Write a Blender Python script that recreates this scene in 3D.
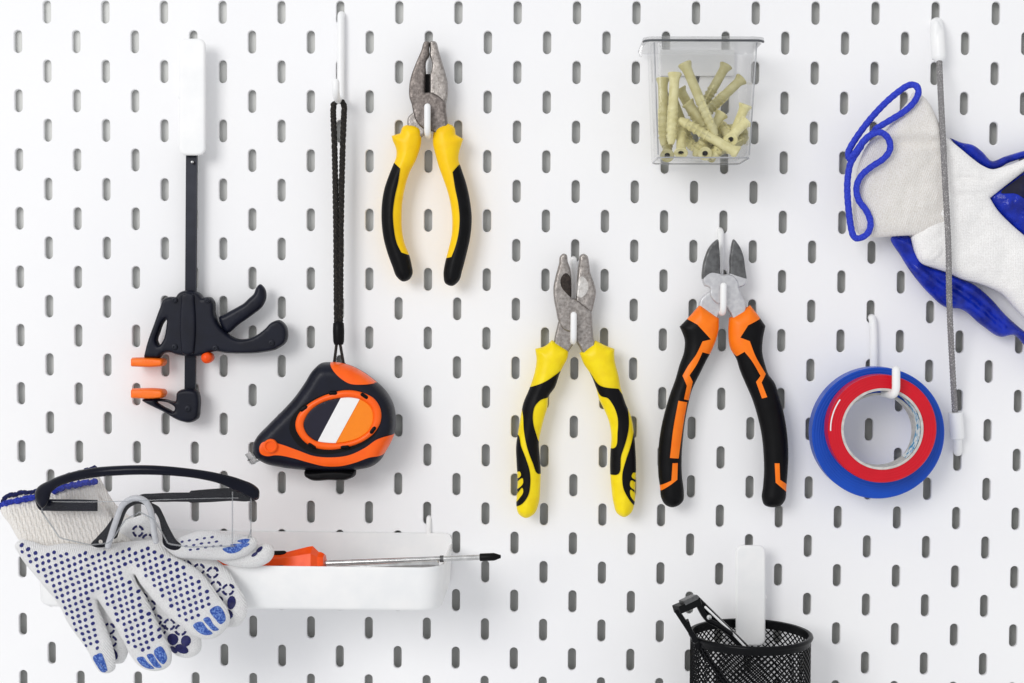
import bpy, bmesh, math, random
import numpy as np
from mathutils import Vector, Matrix, noise
from mathutils.kdtree import KDTree
from mathutils.geometry import delaunay_2d_cdt

for o in list(bpy.data.objects): bpy.data.objects.remove(o)
S = bpy.context.scene
COL = S.collection
rnd = random.Random(7)

# ---------------------------------------------------------------- camera
# All modelling lengths below are millimetres on a pegboard whose front face is the plane y=0 (x right, z up);
# the board's own slot pitch (40 mm) gave the camera's pose.
F = 1500.0
CAM = np.array([343.053, -1019.607, -177.331]); PITCH, YAW, ROLL = 0.043712, 0.025108, 0.005929
def _axes():
    cb, sb = math.cos(YAW), math.sin(YAW)
    r = np.array([cb, sb, 0.0]); f0 = np.array([-sb, cb, 0.0]); u0 = np.array([0, 0, 1.0])
    cp, sp = math.cos(PITCH), math.sin(PITCH)
    f = f0*cp - u0*sp; u = f0*sp + u0*cp
    cr, sr = math.cos(ROLL), math.sin(ROLL)
    return r*cr + u*sr, u*cr - r*sr, f
AR, AU, AF = _axes()
Z0 = 1.7
def wm(p): return Vector((p[0]/1000, p[1]/1000, p[2]/1000 + Z0))
cd = bpy.data.cameras.new('camera'); cam = bpy.data.objects.new('camera', cd); COL.objects.link(cam)
cd.sensor_width = 36; cd.lens = 36*F/1024; cd.clip_start = 0.05; cd.clip_end = 50
M = Matrix.Identity(4)
for i in range(3):
    M[i][0] = AR[i]; M[i][1] = AU[i]; M[i][2] = -AF[i]
c = wm(CAM)
for i in range(3): M[i][3] = c[i]
cam.matrix_world = M
S.camera = cam

# ---------------------------------------------------------------- world, lamps, exposure
w = bpy.data.worlds.new("World"); S.world = w; w.use_nodes = True
w.node_tree.nodes['Background'].inputs[0].default_value = (0.97, 0.98, 1.0, 1)
w.node_tree.nodes['Background'].inputs[1].default_value = 0.72
def area_lamp(name, loc, target, size, power, col=(1, 1, 1)):
    l = bpy.data.lights.new(name, 'AREA'); l.shape = 'SQUARE'; l.size = size; l.energy = power; l.color = col
    o = bpy.data.objects.new(name, l); COL.objects.link(o)
    o.location = wm(loc); d = wm(target) - wm(loc)
    o.rotation_euler = d.to_track_quat('-Z', 'Y').to_euler()
    return o
area_lamp('softbox', (-1350, -3000, 850), (300, 0, -200), 1.5, 53, (1, 0.985, 0.965))
S.view_settings.view_transform = 'Standard'; S.view_settings.look = 'None'
S.view_settings.exposure = 0.0; S.view_settings.gamma = 1.0
S.cycles.max_bounces = 10; S.cycles.transparent_max_bounces = 24
S.cycles.use_denoising = True

# ---------------------------------------------------------------- helpers
def lin(c):
    return tuple(((v/255)/12.92 if v/255 <= 0.04045 else (((v/255)+0.055)/1.055)**2.4) for v in c)
def mat(name, rgb, rough=0.5, metal=0.0, rgb2=None, nscale=300, bump=0.0, bscale=900, spec=0.32, detail=4, mixlo=0.35, mixhi=0.65, coat=0, sss=0):
    """procedural principled material; rgb in 0..255 display values"""
    m = bpy.data.materials.new(name); m.use_nodes = True
    nt = m.node_tree; b = nt.nodes['Principled BSDF']
    b.inputs['Roughness'].default_value = rough; b.inputs['Metallic'].default_value = metal
    b.inputs['Specular IOR Level'].default_value = spec
    b.inputs['Coat Weight'].default_value = coat
    tc = nt.nodes.new('ShaderNodeTexCoord')
    def noise_node(sc, det):
        n = nt.nodes.new('ShaderNodeTexNoise'); n.inputs['Scale'].default_value = sc; n.inputs['Detail'].default_value = det
        nt.links.new(tc.outputs['Object'], n.inputs['Vector']); return n
    c1 = lin(rgb)
    if rgb2 is None: rgb2 = tuple(v*0.93 for v in rgb)
    c2 = lin(rgb2)
    n = noise_node(nscale, detail)
    r = nt.nodes.new('ShaderNodeMapRange'); r.inputs['From Min'].default_value = mixlo; r.inputs['From Max'].default_value = mixhi
    nt.links.new(n.outputs['Fac'], r.inputs['Value'])
    mx = nt.nodes.new('ShaderNodeMix'); mx.data_type = 'RGBA'
    mx.inputs['A'].default_value = (*c1, 1); mx.inputs['B'].default_value = (*c2, 1)
    nt.links.new(r.outputs['Result'], mx.inputs['Factor']); nt.links.new(mx.outputs['Result'], b.inputs['Base Color'])
    rr = nt.nodes.new('ShaderNodeMapRange'); rr.inputs['To Min'].default_value = rough*0.85; rr.inputs['To Max'].default_value = min(1, rough*1.15)
    nt.links.new(n.outputs['Fac'], rr.inputs['Value']); nt.links.new(rr.outputs['Result'], b.inputs['Roughness'])
    if bump:
        n2 = noise_node(bscale, 3)
        bp = nt.nodes.new('ShaderNodeBump'); bp.inputs['Strength'].default_value = bump; bp.inputs['Distance'].default_value = 0.0004
        nt.links.new(n2.outputs['Fac'], bp.inputs['Height']); nt.links.new(bp.outputs['Normal'], b.inputs['Normal'])
    return m
def clear_mat(name, tint=(0.97, 0.98, 0.98), refl=0.10, edge=0.45, rough=0.03):
    """thin clear plastic sheet: lets light through, mirrors more at grazing angles"""
    m = bpy.data.materials.new(name); m.use_nodes = True; nt = m.node_tree
    for n in list(nt.nodes): nt.nodes.remove(n)
    out = nt.nodes.new('ShaderNodeOutputMaterial'); tr = nt.nodes.new('ShaderNodeBsdfTransparent'); gl = nt.nodes.new('ShaderNodeBsdfGlossy')
    tr.inputs[0].default_value = (*tint, 1); gl.inputs['Roughness'].default_value = rough
    lw = nt.nodes.new('ShaderNodeLayerWeight'); lw.inputs['Blend'].default_value = 0.35
    mr = nt.nodes.new('ShaderNodeMapRange'); mr.inputs['From Min'].default_value = 0.3; mr.inputs['To Min'].default_value = refl; mr.inputs['To Max'].default_value = edge
    mx = nt.nodes.new('ShaderNodeMixShader')
    nt.links.new(lw.outputs['Facing'], mr.inputs['Value']); nt.links.new(mr.outputs['Result'], mx.inputs[0])
    nt.links.new(tr.outputs[0], mx.inputs[1]); nt.links.new(gl.outputs[0], mx.inputs[2]); nt.links.new(mx.outputs[0], out.inputs[0])
    return m
def knit_mat(name, rgb, rgb2, sx=620, sz=760, bump=0.7, rot=0.0):
    """knitted cloth: rows and columns of small loops"""
    m = mat(name, rgb, 0.95, 0, rgb2, 1300, 0, spec=0.1, detail=2, mixlo=0.4, mixhi=0.7); nt = m.node_tree; b = nt.nodes['Principled BSDF']
    tc = nt.nodes.new('ShaderNodeTexCoord'); mp = nt.nodes.new('ShaderNodeMapping'); mp.inputs['Rotation'].default_value = (0, rot, 0)
    nt.links.new(tc.outputs['Object'], mp.inputs[0])
    def wave(sc, d):
        v = nt.nodes.new('ShaderNodeTexWave'); v.bands_direction = d; v.inputs['Scale'].default_value = sc/3.14
        v.inputs['Distortion'].default_value = 1.2; v.inputs['Detail Scale'].default_value = 0.4
        nt.links.new(mp.outputs[0], v.inputs['Vector']); return v
    a, c_ = wave(sx, 'X'), wave(sz, 'Z')
    mu = nt.nodes.new('ShaderNodeMath'); mu.operation = 'MULTIPLY'
    nt.links.new(a.outputs['Fac'], mu.inputs[0]); nt.links.new(c_.outputs['Fac'], mu.inputs[1])
    bp = nt.nodes.new('ShaderNodeBump'); bp.inputs['Strength'].default_value = bump; bp.inputs['Distance'].default_value = 0.0006
    nt.links.new(mu.outputs[0], bp.inputs['Height']); nt.links.new(bp.outputs['Normal'], b.inputs['Normal'])
    return m

def W(px, py, d):
    """point of the plane d mm in front of the board"""
    D = AF*F + AR*(px-512) - AU*(py-341.5)
    t = (-d - CAM[1])/D[1]
    return CAM + D*t
def Wa(P, d):
    P = np.asarray(P, float); d = np.broadcast_to(np.asarray(d, float), (len(P),))
    D = AF[None]*F + AR[None]*(P[:, :1]-512) - AU[None]*(P[:, 1:2]-341.5)
    t = (-d - CAM[1])/D[:, 1]
    return CAM[None] + D*t[:, None]
def kpp(d): return 0.6845*(1020.5-d)/1020.5      # mm per pixel at depth d

ORIG = {}
def new_obj(name, verts, faces, mats, parent=None, mi=None, smooth=35, at=None):
    verts = np.asarray(verts, float)
    if parent is not None: org = ORIG[parent.name]
    elif at is not None: org = np.asarray(at, float)
    else: org = (verts.max(0)+verts.min(0))/2
    me = bpy.data.meshes.new(name)
    me.from_pydata([tuple(v) for v in (verts-org)/1000], [], [tuple(int(i) for i in f) for f in faces])
    if not isinstance(mats, (list, tuple)): mats = [mats]
    for m in mats: me.materials.append(m)
    if mi is not None: me.polygons.foreach_set('material_index', [int(i) for i in mi])
    me.validate(); me.update()
    if smooth:
        me.shade_smooth(); me.set_sharp_from_angle(angle=math.radians(smooth))
    o = bpy.data.objects.new(name, me); COL.objects.link(o)
    if parent is not None: o.parent = parent
    else: o.location = wm(org)
    ORIG[o.name] = org
    return o
def tag(o, label=None, cat=None, group=None, kind=None):
    if label: o['label'] = label
    if cat: o['category'] = cat
    if group: o['group'] = group
    if kind: o['kind'] = kind
    return o
def thing(name, at, label, cat, group=None):
    o = bpy.data.objects.new(name, None); COL.objects.link(o); o.empty_display_size = 0.01
    o.location = wm(at); ORIG[o.name] = np.asarray(at, float)
    return tag(o, label, cat, group)

def Zm(x0, y0, s, pts):
    return [(x0+p[0]/s, y0+p[1]/s) + tuple(p[2:]) for p in pts]
def smooth_loop(pts, step=1.5, closed=True):
    """Catmull-Rom through the points; a third entry marks a corner"""
    n = len(pts); out = []
    rng = range(n) if closed else range(n-1)
    for i in rng:
        p1 = np.array(pts[i][:2], float); p2 = np.array(pts[(i+1) % n][:2], float)
        if closed: p0 = np.array(pts[i-1][:2], float); p3 = np.array(pts[(i+2) % n][:2], float)
        else: p0 = np.array(pts[max(i-1, 0)][:2], float); p3 = np.array(pts[min(i+2, n-1)][:2], float)
        L = np.linalg.norm(p2-p1)
        if len(pts[i]) > 2: p0 = p1 - (p2-p1)
        if len(pts[(i+1) % n]) > 2: p3 = p2 + (p2-p1)
        def tan(a, b, c):
            la = np.linalg.norm(b-a)+1e-6; lb = np.linalg.norm(c-b)+1e-6
            return ((b-a)/la*lb + (c-b)/lb*la)/(la+lb)*L
        m1 = tan(p0, p1, p2); m2 = tan(p1, p2, p3)
        k = max(1, int(round(L/step)))
        for j in range(k):
            t = j/k; t2 = t*t; t3 = t2*t
            out.append((2*t3-3*t2+1)*p1 + (t3-2*t2+t)*m1 + (-2*t3+3*t2)*p2 + (t3-t2)*m2)
    if not closed: out.append(np.array(pts[-1][:2], float))
    return np.array(out)
def inside(P, loop):
    P = np.asarray(P); c = np.zeros(len(P), bool)
    x1, y1 = loop[:, 0], loop[:, 1]; x2, y2 = np.roll(x1, -1), np.roll(y1, -1)
    sl = (x2-x1)/np.where(y2 == y1, 1e-9, y2-y1)
    for s in range(0, len(P), 2000):
        x, y = P[s:s+2000, :1], P[s:s+2000, 1:2]
        m = ((y1 > y) != (y2 > y)) & (x < sl*(y-y1)+x1)
        c[s:s+2000] = m.sum(1) % 2 == 1
    return c
def inside_all(P, loops):
    c = inside(P, loops[0])
    for h in loops[1:]: c &= ~inside(P, h)
    return c
_KD = {}
def dist(P, loops):
    """distance to the outline: nearest corner by tree, then its two segments exactly"""
    key = (len(loops), len(loops[0]), float(loops[0].sum()), float(sum(l[0].sum() for l in loops)))
    if key not in _KD:
        pts = np.concatenate(loops); nx = np.concatenate([np.roll(l, -1, 0) for l in loops]); pv = np.concatenate([np.roll(l, 1, 0) for l in loops])
        kd = KDTree(len(pts))
        for i, q in enumerate(pts): kd.insert((q[0], q[1], 0), i)
        kd.balance(); _KD[key] = (kd, pts, nx, pv)
    kd, pts, nx, pv = _KD[key]
    if not len(P): return np.zeros(0)
    idx = np.array([kd.find((q[0], q[1], 0))[1] for q in P])
    best = np.full(len(P), 1e9)
    for O in (nx, pv):
        A = pts[idx]; AB = O[idx]-A; L2 = (AB**2).sum(1)+1e-12
        t = np.clip(((P-A)*AB).sum(1)/L2, 0, 1)
        best = np.minimum(best, np.sqrt(((P-A-t[:, None]*AB)**2).sum(1)))
    return best
def area(lp): return 0.5*np.sum(lp[:, 0]*np.roll(lp[:, 1], -1)-np.roll(lp[:, 0], -1)*lp[:, 1])
def ring_points(loops, Rpx, fr=(0.04, 0.14, 0.3, 0.52, 0.78, 1.02)):
    out = []
    for i, lp in enumerate(loops):
        T = np.roll(lp, -1, 0)-np.roll(lp, 1, 0); T /= (np.linalg.norm(T, axis=1)[:, None]+1e-9)
        N = np.stack([-T[:, 1], T[:, 0]], 1)*(1 if area(lp) > 0 else -1)*(1 if i == 0 else -1)
        for f in fr:
            Q = lp + N*Rpx*f
            ok = inside_all(Q, loops) & (dist(Q, loops) > Rpx*f*0.93)
            out.append(Q[ok])
    return np.concatenate(out) if out else np.zeros((0, 2))
def grid_points(loops, step, mind):
    lo = loops[0].min(0); hi = loops[0].max(0)
    xs = np.arange(lo[0], hi[0], step); ys = np.arange(lo[1], hi[1], step*0.866)
    P = np.array([(x+(step/2 if j % 2 else 0), y) for j, y in enumerate(ys) for x in xs])
    if not len(P): return np.zeros((0, 2))
    P = P[inside_all(P, loops)]
    return P[dist(P, loops) > mind] if len(P) else P
def cdt(loops, extra):
    V = []; E = []
    for lp in loops:
        b = len(V); n = len(lp)
        V += [tuple(p) for p in lp]; E += [(b+i, b+(i+1) % n) for i in range(n)]
    V += [tuple(p) for p in extra]
    r = delaunay_2d_cdt([Vector(v) for v in V], E, [], 0, 1e-5)
    P = np.array([tuple(v) for v in r[0]]); T = np.array([tuple(f) for f in r[2] if len(f) == 3])
    return P, T
class Base: pass
def puff(name, pts, d, T, R, m, parent=None, holes=(), back=0.6, step=1.5, gstep=3.0, power=2.0, wrinkle=0, wfreq=0.05, seed=0, hfun=None, at=None, smooth=50, raw=False):
    """A solid with a traced outline, its own distance d (mm, may vary), half thickness T and edge rounding R (mm)."""
    loops = [smooth_loop(pts, step)] + [smooth_loop(h, step) for h in holes]
    df = d if callable(d) else (lambda P: np.full(len(P), float(d)))
    k = kpp(float(np.mean(df(loops[0])))); Rp = R/k
    B = Base(); B.loops = loops; B.k = k; B.df = df; B.Rp = Rp
    def hf(P):
        q = np.clip(dist(P, loops)/Rp, 0, 1)
        h = T*(1-(1-q)**power)**(1/power)
        if wrinkle:
            nz = np.array([noise.noise(Vector((p[0]*wfreq, p[1]*wfreq, seed*3.7)))+0.5*noise.noise(Vector((p[0]*wfreq*2.3, p[1]*wfreq*2.3, seed*5.1))) for p in P])
            h = h + wrinkle*nz*q
        if hfun is not None: h = h + hfun(P)*q
        return h
    B.hf = hf
    extra = np.concatenate([ring_points(loops, Rp), grid_points(loops, gstep, min(Rp*1.0, 6) if Rp < 6 else 1.2)])
    B.extra = extra
    P, Tr = cdt(loops, extra)
    cen = P[Tr].mean(1); Tr = Tr[inside_all(cen, loops)]
    h = hf(P); h[dist(P, loops) < 1e-3] = 0
    q0 = Wa(P, df(P)); fr = q0.copy(); fr[:, 1] -= h
    bk = q0.copy(); bk[:, 1] += np.abs(h)*back
    n = len(P); edge = h == 0
    idb = np.where(edge, np.arange(n), np.arange(n)+n)
    verts = np.concatenate([fr, bk])
    # orientation
    a, b_, c_ = fr[Tr[:, 0]], fr[Tr[:, 1]], fr[Tr[:, 2]]
    ny = np.cross(b_-a, c_-a)[:, 1]
    Tf = np.where((ny > 0)[:, None], Tr[:, ::-1], Tr)
    Tb = idb[Tf][:, ::-1]
    faces = list(map(tuple, Tf)) + list(map(tuple, Tb))
    used = np.unique(np.array(faces)); rm = -np.ones(len(verts), int); rm[used] = np.arange(len(used))
    faces = [tuple(rm[list(f)]) for f in faces]; verts = verts[used]
    B.obj = new_obj(name, verts, faces, m, parent, smooth=smooth, at=at)
    return B
def inlay(name, polys, base, off, m, parent, step=1.5, mis=None):
    """raised area(s) that follow the surface of a puff"""
    V = []; Fc = []; MI = []
    base_pts = np.concatenate([base.loops[0]]+base.loops[1:])
    for pi, pts in enumerate(polys):
        lp = pts if isinstance(pts, np.ndarray) else smooth_loop(pts, step)
        ex = base.extra
        if len(ex):
            lo, hi = lp.min(0), lp.max(0); ex = ex[((ex > lo) & (ex < hi)).all(1)]
        if len(ex): ex = ex[inside(ex, lp)]
        if len(ex): ex = ex[dist(ex, [lp]) > 0.45]
        cross = not inside_all(lp, base.loops).all()
        P, Tr = cdt([lp]+(base.loops if cross else []), ex)
        cen = P[Tr].mean(1); ok = inside(cen, lp)
        if cross: ok &= inside_all(cen, base.loops)
        Tr = Tr[ok]
        if not len(Tr): continue
        h = base.hf(P)
        q = Wa(P, base.df(P)); fr = q.copy(); fr[:, 1] -= h+off
        a, b_, c_ = fr[Tr[:, 0]], fr[Tr[:, 1]], fr[Tr[:, 2]]
        ny = np.cross(b_-a, c_-a)[:, 1]; Tr = np.where((ny > 0)[:, None], Tr[:, ::-1], Tr)
        from collections import Counter
        ec = {}
        for t in Tr:
            for i in range(3):
                e = (t[i], t[(i+1) % 3]); ec[e] = 1
        bd = [e for e in ec if (e[1], e[0]) not in ec]
        n = len(P); dn = q.copy(); dn[:, 1] -= h-0.5
        faces = [tuple(t) for t in Tr]+[(e[1], e[0], e[0]+n, e[1]+n) for e in bd]
        vv = np.concatenate([fr, dn]); used = np.unique(np.concatenate([np.array(f) for f in faces])); rm = -np.ones(len(vv), int); rm[used] = np.arange(len(used))
        b0 = sum(len(x) for x in V)
        Fc += [tuple(rm[list(f)]+b0) for f in faces]; V.append(vv[used]); MI += [0 if mis is None else mis[pi]]*len(faces)
    return new_obj(name, np.concatenate(V), Fc, m, parent, mi=MI, smooth=40)
def inlays(name, polys, base, off, m, parent):
    return [inlay(name, [q], base, off, m, parent) for q in polys]
def circ(x, y, r, n=14, ry=None, a=0):
    ry = ry or r
    t = np.arange(n)/n*2*math.pi; c_, s_ = math.cos(a), math.sin(a)
    X = np.cos(t)*r; Y = np.sin(t)*ry
    return np.stack([x+X*c_-Y*s_, y+X*s_+Y*c_], 1)

class MB:
    """collects solids into one mesh"""
    def __init__(s): s.v = []; s.f = []; s.mi = []
    def add(s, v, f, mi=0):
        b = len(s.v); s.v += [tuple(p) for p in v]; s.f += [tuple(i+b for i in q) for q in f]; s.mi += [mi]*len(f)
    def tube(s, path, r, n=12, mi=0, caps=True, flat=1.0, up=None, closed=False):
        """round rod along a 3-D path (mm), hemispherical ends; r may be a list"""
        P = [Vector(p) for p in path]; m = len(P)
        rr = list(r) if hasattr(r, '__len__') else [r]*m
        Tn = []
        for i in range(m):
            if closed: t = P[(i+1) % m]-P[i-1]
            else: t = P[min(i+1, m-1)]-P[max(i-1, 0)]
            Tn.append(t.normalized())
        if up is None: up = Vector((0, 1, 0)) if abs(Tn[0].y) < 0.9 else Vector((1, 0, 0))
        up = Vector(up); N = (up-Tn[0]*up.dot(Tn[0])).normalized()
        rings = []
        if caps and not closed:
            for a in (80, 55, 30):
                a = math.radians(a); rings.append((P[0]-Tn[0]*rr[0]*math.sin(a), rr[0]*math.cos(a), Tn[0], N.copy()))
        for i in range(m):
            N = (N-Tn[i]*N.dot(Tn[i])).normalized()
            rings.append((P[i], rr[i], Tn[i], N.copy()))
        if caps and not closed:
            for a in (30, 55, 80):
                a = math.radians(a); rings.append((P[-1]+Tn[-1]*rr[-1]*math.sin(a), rr[-1]*math.cos(a), Tn[-1], N.copy()))
        v = []; f = []
        for (c0, r0, t, nn) in rings:
            bb = t.cross(nn)
            for j in range(n):
                a = 2*math.pi*j/n; v.append(c0+nn*(math.cos(a)*r0*flat)+bb*(math.sin(a)*r0))
        R_ = len(rings)
        for i in range(R_ if closed else R_-1):
            i2 = (i+1) % R_
            for j in range(n):
                f.append((i*n+j, i*n+(j+1) % n, i2*n+(j+1) % n, i2*n+j))
        if not closed:
            f.append(tuple(range(n))[::-1]); f.append(tuple((R_-1)*n+j for j in range(n)))
        s.add(v, f, mi)
    def lathe(s, p0, p1, prof, n=24, mi=0):
        """revolve prof [(t along mm, radius)] round the axis p0->p1"""
        p0 = Vector(p0); ax = (Vector(p1)-p0).normalized()
        u = Vector((0, 0, 1)) if abs(ax.z) < 0.9 else Vector((1, 0, 0)); u = (u-ax*u.dot(ax)).normalized(); w_ = ax.cross(u)
        v = []; f = []
        for t, r in prof:
            for j in range(n):
                a = 2*math.pi*j/n; v.append(p0+ax*t+u*(math.cos(a)*r)+w_*(math.sin(a)*r))
        m = len(prof)
        for i in range(m-1):
            for j in range(n): f.append((i*n+j, i*n+(j+1) % n, (i+1)*n+(j+1) % n, (i+1)*n+j))
        s.add(v, f, mi)
    def prism(s, poly, ext, mi=0, bev=0.0):
        """poly: list of 3-D points (planar), ext: vector; optional small chamfer"""
        P = [Vector(p) for p in poly]; e = Vector(ext); n = len(P); c0 = sum(P, Vector())/n
        eh = e.normalized()
        rings = []
        if bev:
            sh = lambda q: q+(c0-q).normalized()*bev
            rings = [[sh(p) for p in P], [p+eh*bev for p in P], [p+e-eh*bev for p in P], [sh(p)+e for p in P]]
        else: rings = [P, [p+e for p in P]]
        v = [p for r in rings for p in r]; f = []
        for i in range(len(rings)-1):
            for j in range(n): f.append((i*n+j, i*n+(j+1) % n, (i+1)*n+(j+1) % n, (i+1)*n+j))
        f.append(tuple(range(n))[::-1]); f.append(tuple((len(rings)-1)*n+j for j in range(n)))
        s.add(v, f, mi)
    def bar(s, p0, p1, w_, t, side=(0, 1, 0), mi=0, bev=0.3):
        p0, p1 = Vector(p0), Vector(p1); ax = (p1-p0).normalized(); b = Vector(side); b = (b-ax*b.dot(ax)).normalized(); a = ax.cross(b)
        q = [p0+a*(sx*w_/2)+b*(sy*t/2) for sx, sy in ((-1, -1), (1, -1), (1, 1), (-1, 1))]
        s.prism(q, p1-p0, mi, bev)
    def box(s, lo, hi, mi=0, bev=0.4):
        x0, y0, z0 = lo; x1, y1, z1 = hi
        s.prism([(x0, y0, z0), (x1, y0, z0), (x1, y1, z0), (x0, y1, z0)], (0, 0, z1-z0), mi, bev)
    def build(s, name, m, parent=None, at=None, smooth=40):
        o = new_obj(name, s.v, s.f, m, parent, mi=s.mi, smooth=smooth, at=at)
        bm = bmesh.new(); bm.from_mesh(o.data); bmesh.ops.recalc_face_normals(bm, faces=bm.faces); bm.to_mesh(o.data); bm.free()
        return o
def curve3(pts, step=3.0):
    """Catmull-Rom through 3-D points"""
    P = [np.array(p, float) for p in pts]; n = len(P); out = []
    for i in range(n-1):
        p0, p1, p2, p3 = P[max(i-1, 0)], P[i], P[i+1], P[min(i+2, n-1)]
        k = max(1, int(np.linalg.norm(p2-p1)/step))
        for j in range(k):
            t = j/k
            out.append(0.5*((2*p1)+(-p0+p2)*t+(2*p0-5*p1+4*p2-p3)*t*t+(-p0+3*p1-3*p2+p3)*t**3))
    out.append(P[-1]); return out

# ---------------------------------------------------------------- materials
M_board = mat('board_paint', (247, 247, 248), 0.8, 0, (244, 244, 246), 8, 0.06, 500, spec=0.2)
M_wall = mat('wall_paint', (224, 225, 222), 0.9, 0, (217, 218, 215), 20, 0.1, 300)
M_white = mat('white_plastic', (244, 244, 244), 0.35, 0, (238, 239, 240), 60, 0.03, 400)
M_metal = mat('worn_steel', (138, 130, 126), 0.36, 0.75, (98, 91, 87), 620, 0.45, 1500, detail=10, mixlo=0.3, mixhi=0.7)
M_metal2 = mat('dull_steel', (172, 166, 162), 0.33, 0.75, (130, 124, 120), 620, 0.45, 1700, detail=10, mixlo=0.3, mixhi=0.7)
M_chrome = mat('satin_chrome', (214, 214, 216), 0.32, 0.6, (196, 196, 200), 300, 0.25, 900)
M_blade = mat('dark_blade_steel', (112, 113, 114), 0.34, 0.7, (90, 90, 91), 300, 0.4, 900)
M_steel = mat('bright_steel', (215, 215, 215), 0.22, 1.0, (190, 190, 190), 200, 0.05, 800)
M_yellow = mat('yellow_rubber', (252, 208, 0), 0.42, 0, (246, 198, 0), 120, 0.12, 900)
M_lemon = mat('lemon_rubber', (250, 224, 10), 0.4, 0, (242, 212, 6), 120, 0.12, 900)
M_black = mat('black_rubber', (11, 11, 14), 0.45, 0, (7, 7, 9), 120, 0.15, 1100, spec=0.14)
M_bplas = mat('black_plastic', (21, 24, 38), 0.36, 0, (17, 19, 31), 90, 0.12, 1400, spec=0.2)
M_barm = mat('blackened_steel', (36, 38, 47), 0.4, 0.3, (34, 36, 44), 120, 0.1, 900, spec=0.2)
M_orange = mat('orange_rubber', (255, 122, 34), 0.4, 0, (252, 114, 26), 120, 0.08, 900)
M_tapeor = mat('tape_orange', (255, 102, 14), 0.32, 0, (252, 94, 8), 120, 0.05, 900)
M_red_or = mat('red_orange_plastic', (250, 88, 20), 0.3, 0, (240, 76, 12), 120, 0.05, 900)
M_orange2 = mat('bright_orange_rubber', (255, 128, 10), 0.42, 0, (250, 118, 5), 120, 0.08, 900)
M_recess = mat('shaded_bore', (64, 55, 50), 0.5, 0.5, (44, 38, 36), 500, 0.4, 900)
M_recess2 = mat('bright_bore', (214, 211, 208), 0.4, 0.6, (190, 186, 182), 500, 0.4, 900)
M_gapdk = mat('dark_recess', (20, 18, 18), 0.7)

# ---------------------------------------------------------------- wall and pegboard
# wall bent back to the right and downwards, shaped to darken the slots there
b = MB(); xs = (-600, 0, 700, 1500); zs = (500, 0, -465, -1100)
V = [(x, 3.8+6.0*min(max(x, 0), 700)/700+5.0*min(max(-z, 0), 465)/465, z) for z in zs for x in xs]
b.add(V, [(j*4+i, j*4+i+1, j*4+i+5, j*4+i+4) for j in range(3) for i in range(3)])
tag(b.build('wall', M_wall, smooth=0), kind='structure')

def build_board():
    pitch = 20.0; i0, i1 = -6, 45; j0, j1 = -6, 32       # slot columns and rows (20 mm steps)
    V = []; Fc = []; idx = {}
    def vid(x, y, z):
        k = (round(x, 3), round(y, 3), round(z, 3))
        if k not in idx: idx[k] = len(V); V.append(k)
        return idx[k]
    n = 8; r = 2.75; hl = 5.0; th = 3.0; ch = 0.45
    def slot(cx, cz, rr):
        o = []
        for s, a0 in ((1, 0), (-1, math.pi)):
            for q in range(n+1):
                a = a0+math.pi*q/n; o.append((cx+math.cos(a)*rr, cz+s*hl+math.sin(a)*rr))
        return o
    for j in range(j0, j1+1):
        for i in range(i0, i1+1):
            if (i+j) % 2: continue
            cx, cz = i*pitch, -j*pitch
            a = slot(cx, cz, r+ch); b_ = slot(cx, cz, r)
            m = len(a)
            L1 = [vid(x, 0, z) for x, z in a]; L2 = [vid(x, ch, z) for x, z in b_]; L3 = [vid(x, th, z) for x, z in b_]
            for q in range(m):
                q2 = (q+1) % m
                Fc.append((L1[q], L2[q], L2[q2], L1[q2])); Fc.append((L2[q], L3[q], L3[q2], L2[q2]))
            x0, x1, z0, z1 = cx-20, cx+20, cz-10, cz+10; h2 = n//2
            for yy, L in ((0, L1), (th, L3)):
                tr, tl, bl, br = vid(x1, yy, z1), vid(x0, yy, z1), vid(x0, yy, z0), vid(x1, yy, z0)
                tm, bm_ = vid(cx, yy, z1), vid(cx, yy, z0)
                right = [tm, tr, br, bm_]+L[n+1+h2:]+L[:h2+1]
                left = [bm_, bl, tl, tm]+L[h2:n+1+h2+1]
                for p in (right, left): Fc.append(tuple(p) if yy == 0 else tuple(p[::-1]))
    o = new_obj('pegboard', np.array(V), Fc, M_board, smooth=30)
    bm = bmesh.new(); bm.from_mesh(o.data)
    bmesh.ops.triangulate(bm, faces=[f for f in bm.faces if len(f.verts) > 4])
    bmesh.ops.recalc_face_normals(bm, faces=bm.faces); bm.to_mesh(o.data); bm.free()
    o.data.set_sharp_from_angle(angle=math.radians(30))
    return tag(o, 'white pegboard with staggered upright slots that carries all the tools', 'pegboard')
board = build_board()

# ---------------------------------------------------------------- hooks
def hook(label, top, bottom, front_px, depth, r=2.15, lift=18, rtop=None):
    """white peg hook: rod on the board from top to bottom (pixels), arm out to depth and an upturned end"""
    xt = W(top[0], top[1], 3)
    fb = W(front_px[0], front_px[1], depth)                     # lower front corner
    x, zt, zb = fb[0], xt[2], fb[2]
    r2 = 3
    path = [(x, 3.5, zt-1), (x, 2, zt), (x, -1.5, zt-1.0), (x, -3.2, zt-4), (x, -3.4, (zt+zb)/2), (x, -3.4, zb+6), (x, -4.2, zb+2.5), (x, -7, zb+0.4), (x, -11, zb), (x, -depth/2, zb), (x, -depth+7, zb), (x, -depth+2, zb+1.0), (x, -depth+0.3, zb+4), (x, -depth, zb+9), (x, -depth, zb+lift)]
    m = MB(); m.tube(curve3(path, 1.5), r, 14)
    m.tube(curve3([(x, -2.5, zb+8), (x, 1.5, zb+7), (x, 3.5, zb+8)], 2), 1.9, 10)
    o = m.build('hook', M_white, smooth=60, at=(x, -3.4, zt))
    return tag(o, label, 'hook', 'white peg hooks on the pegboard')

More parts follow.
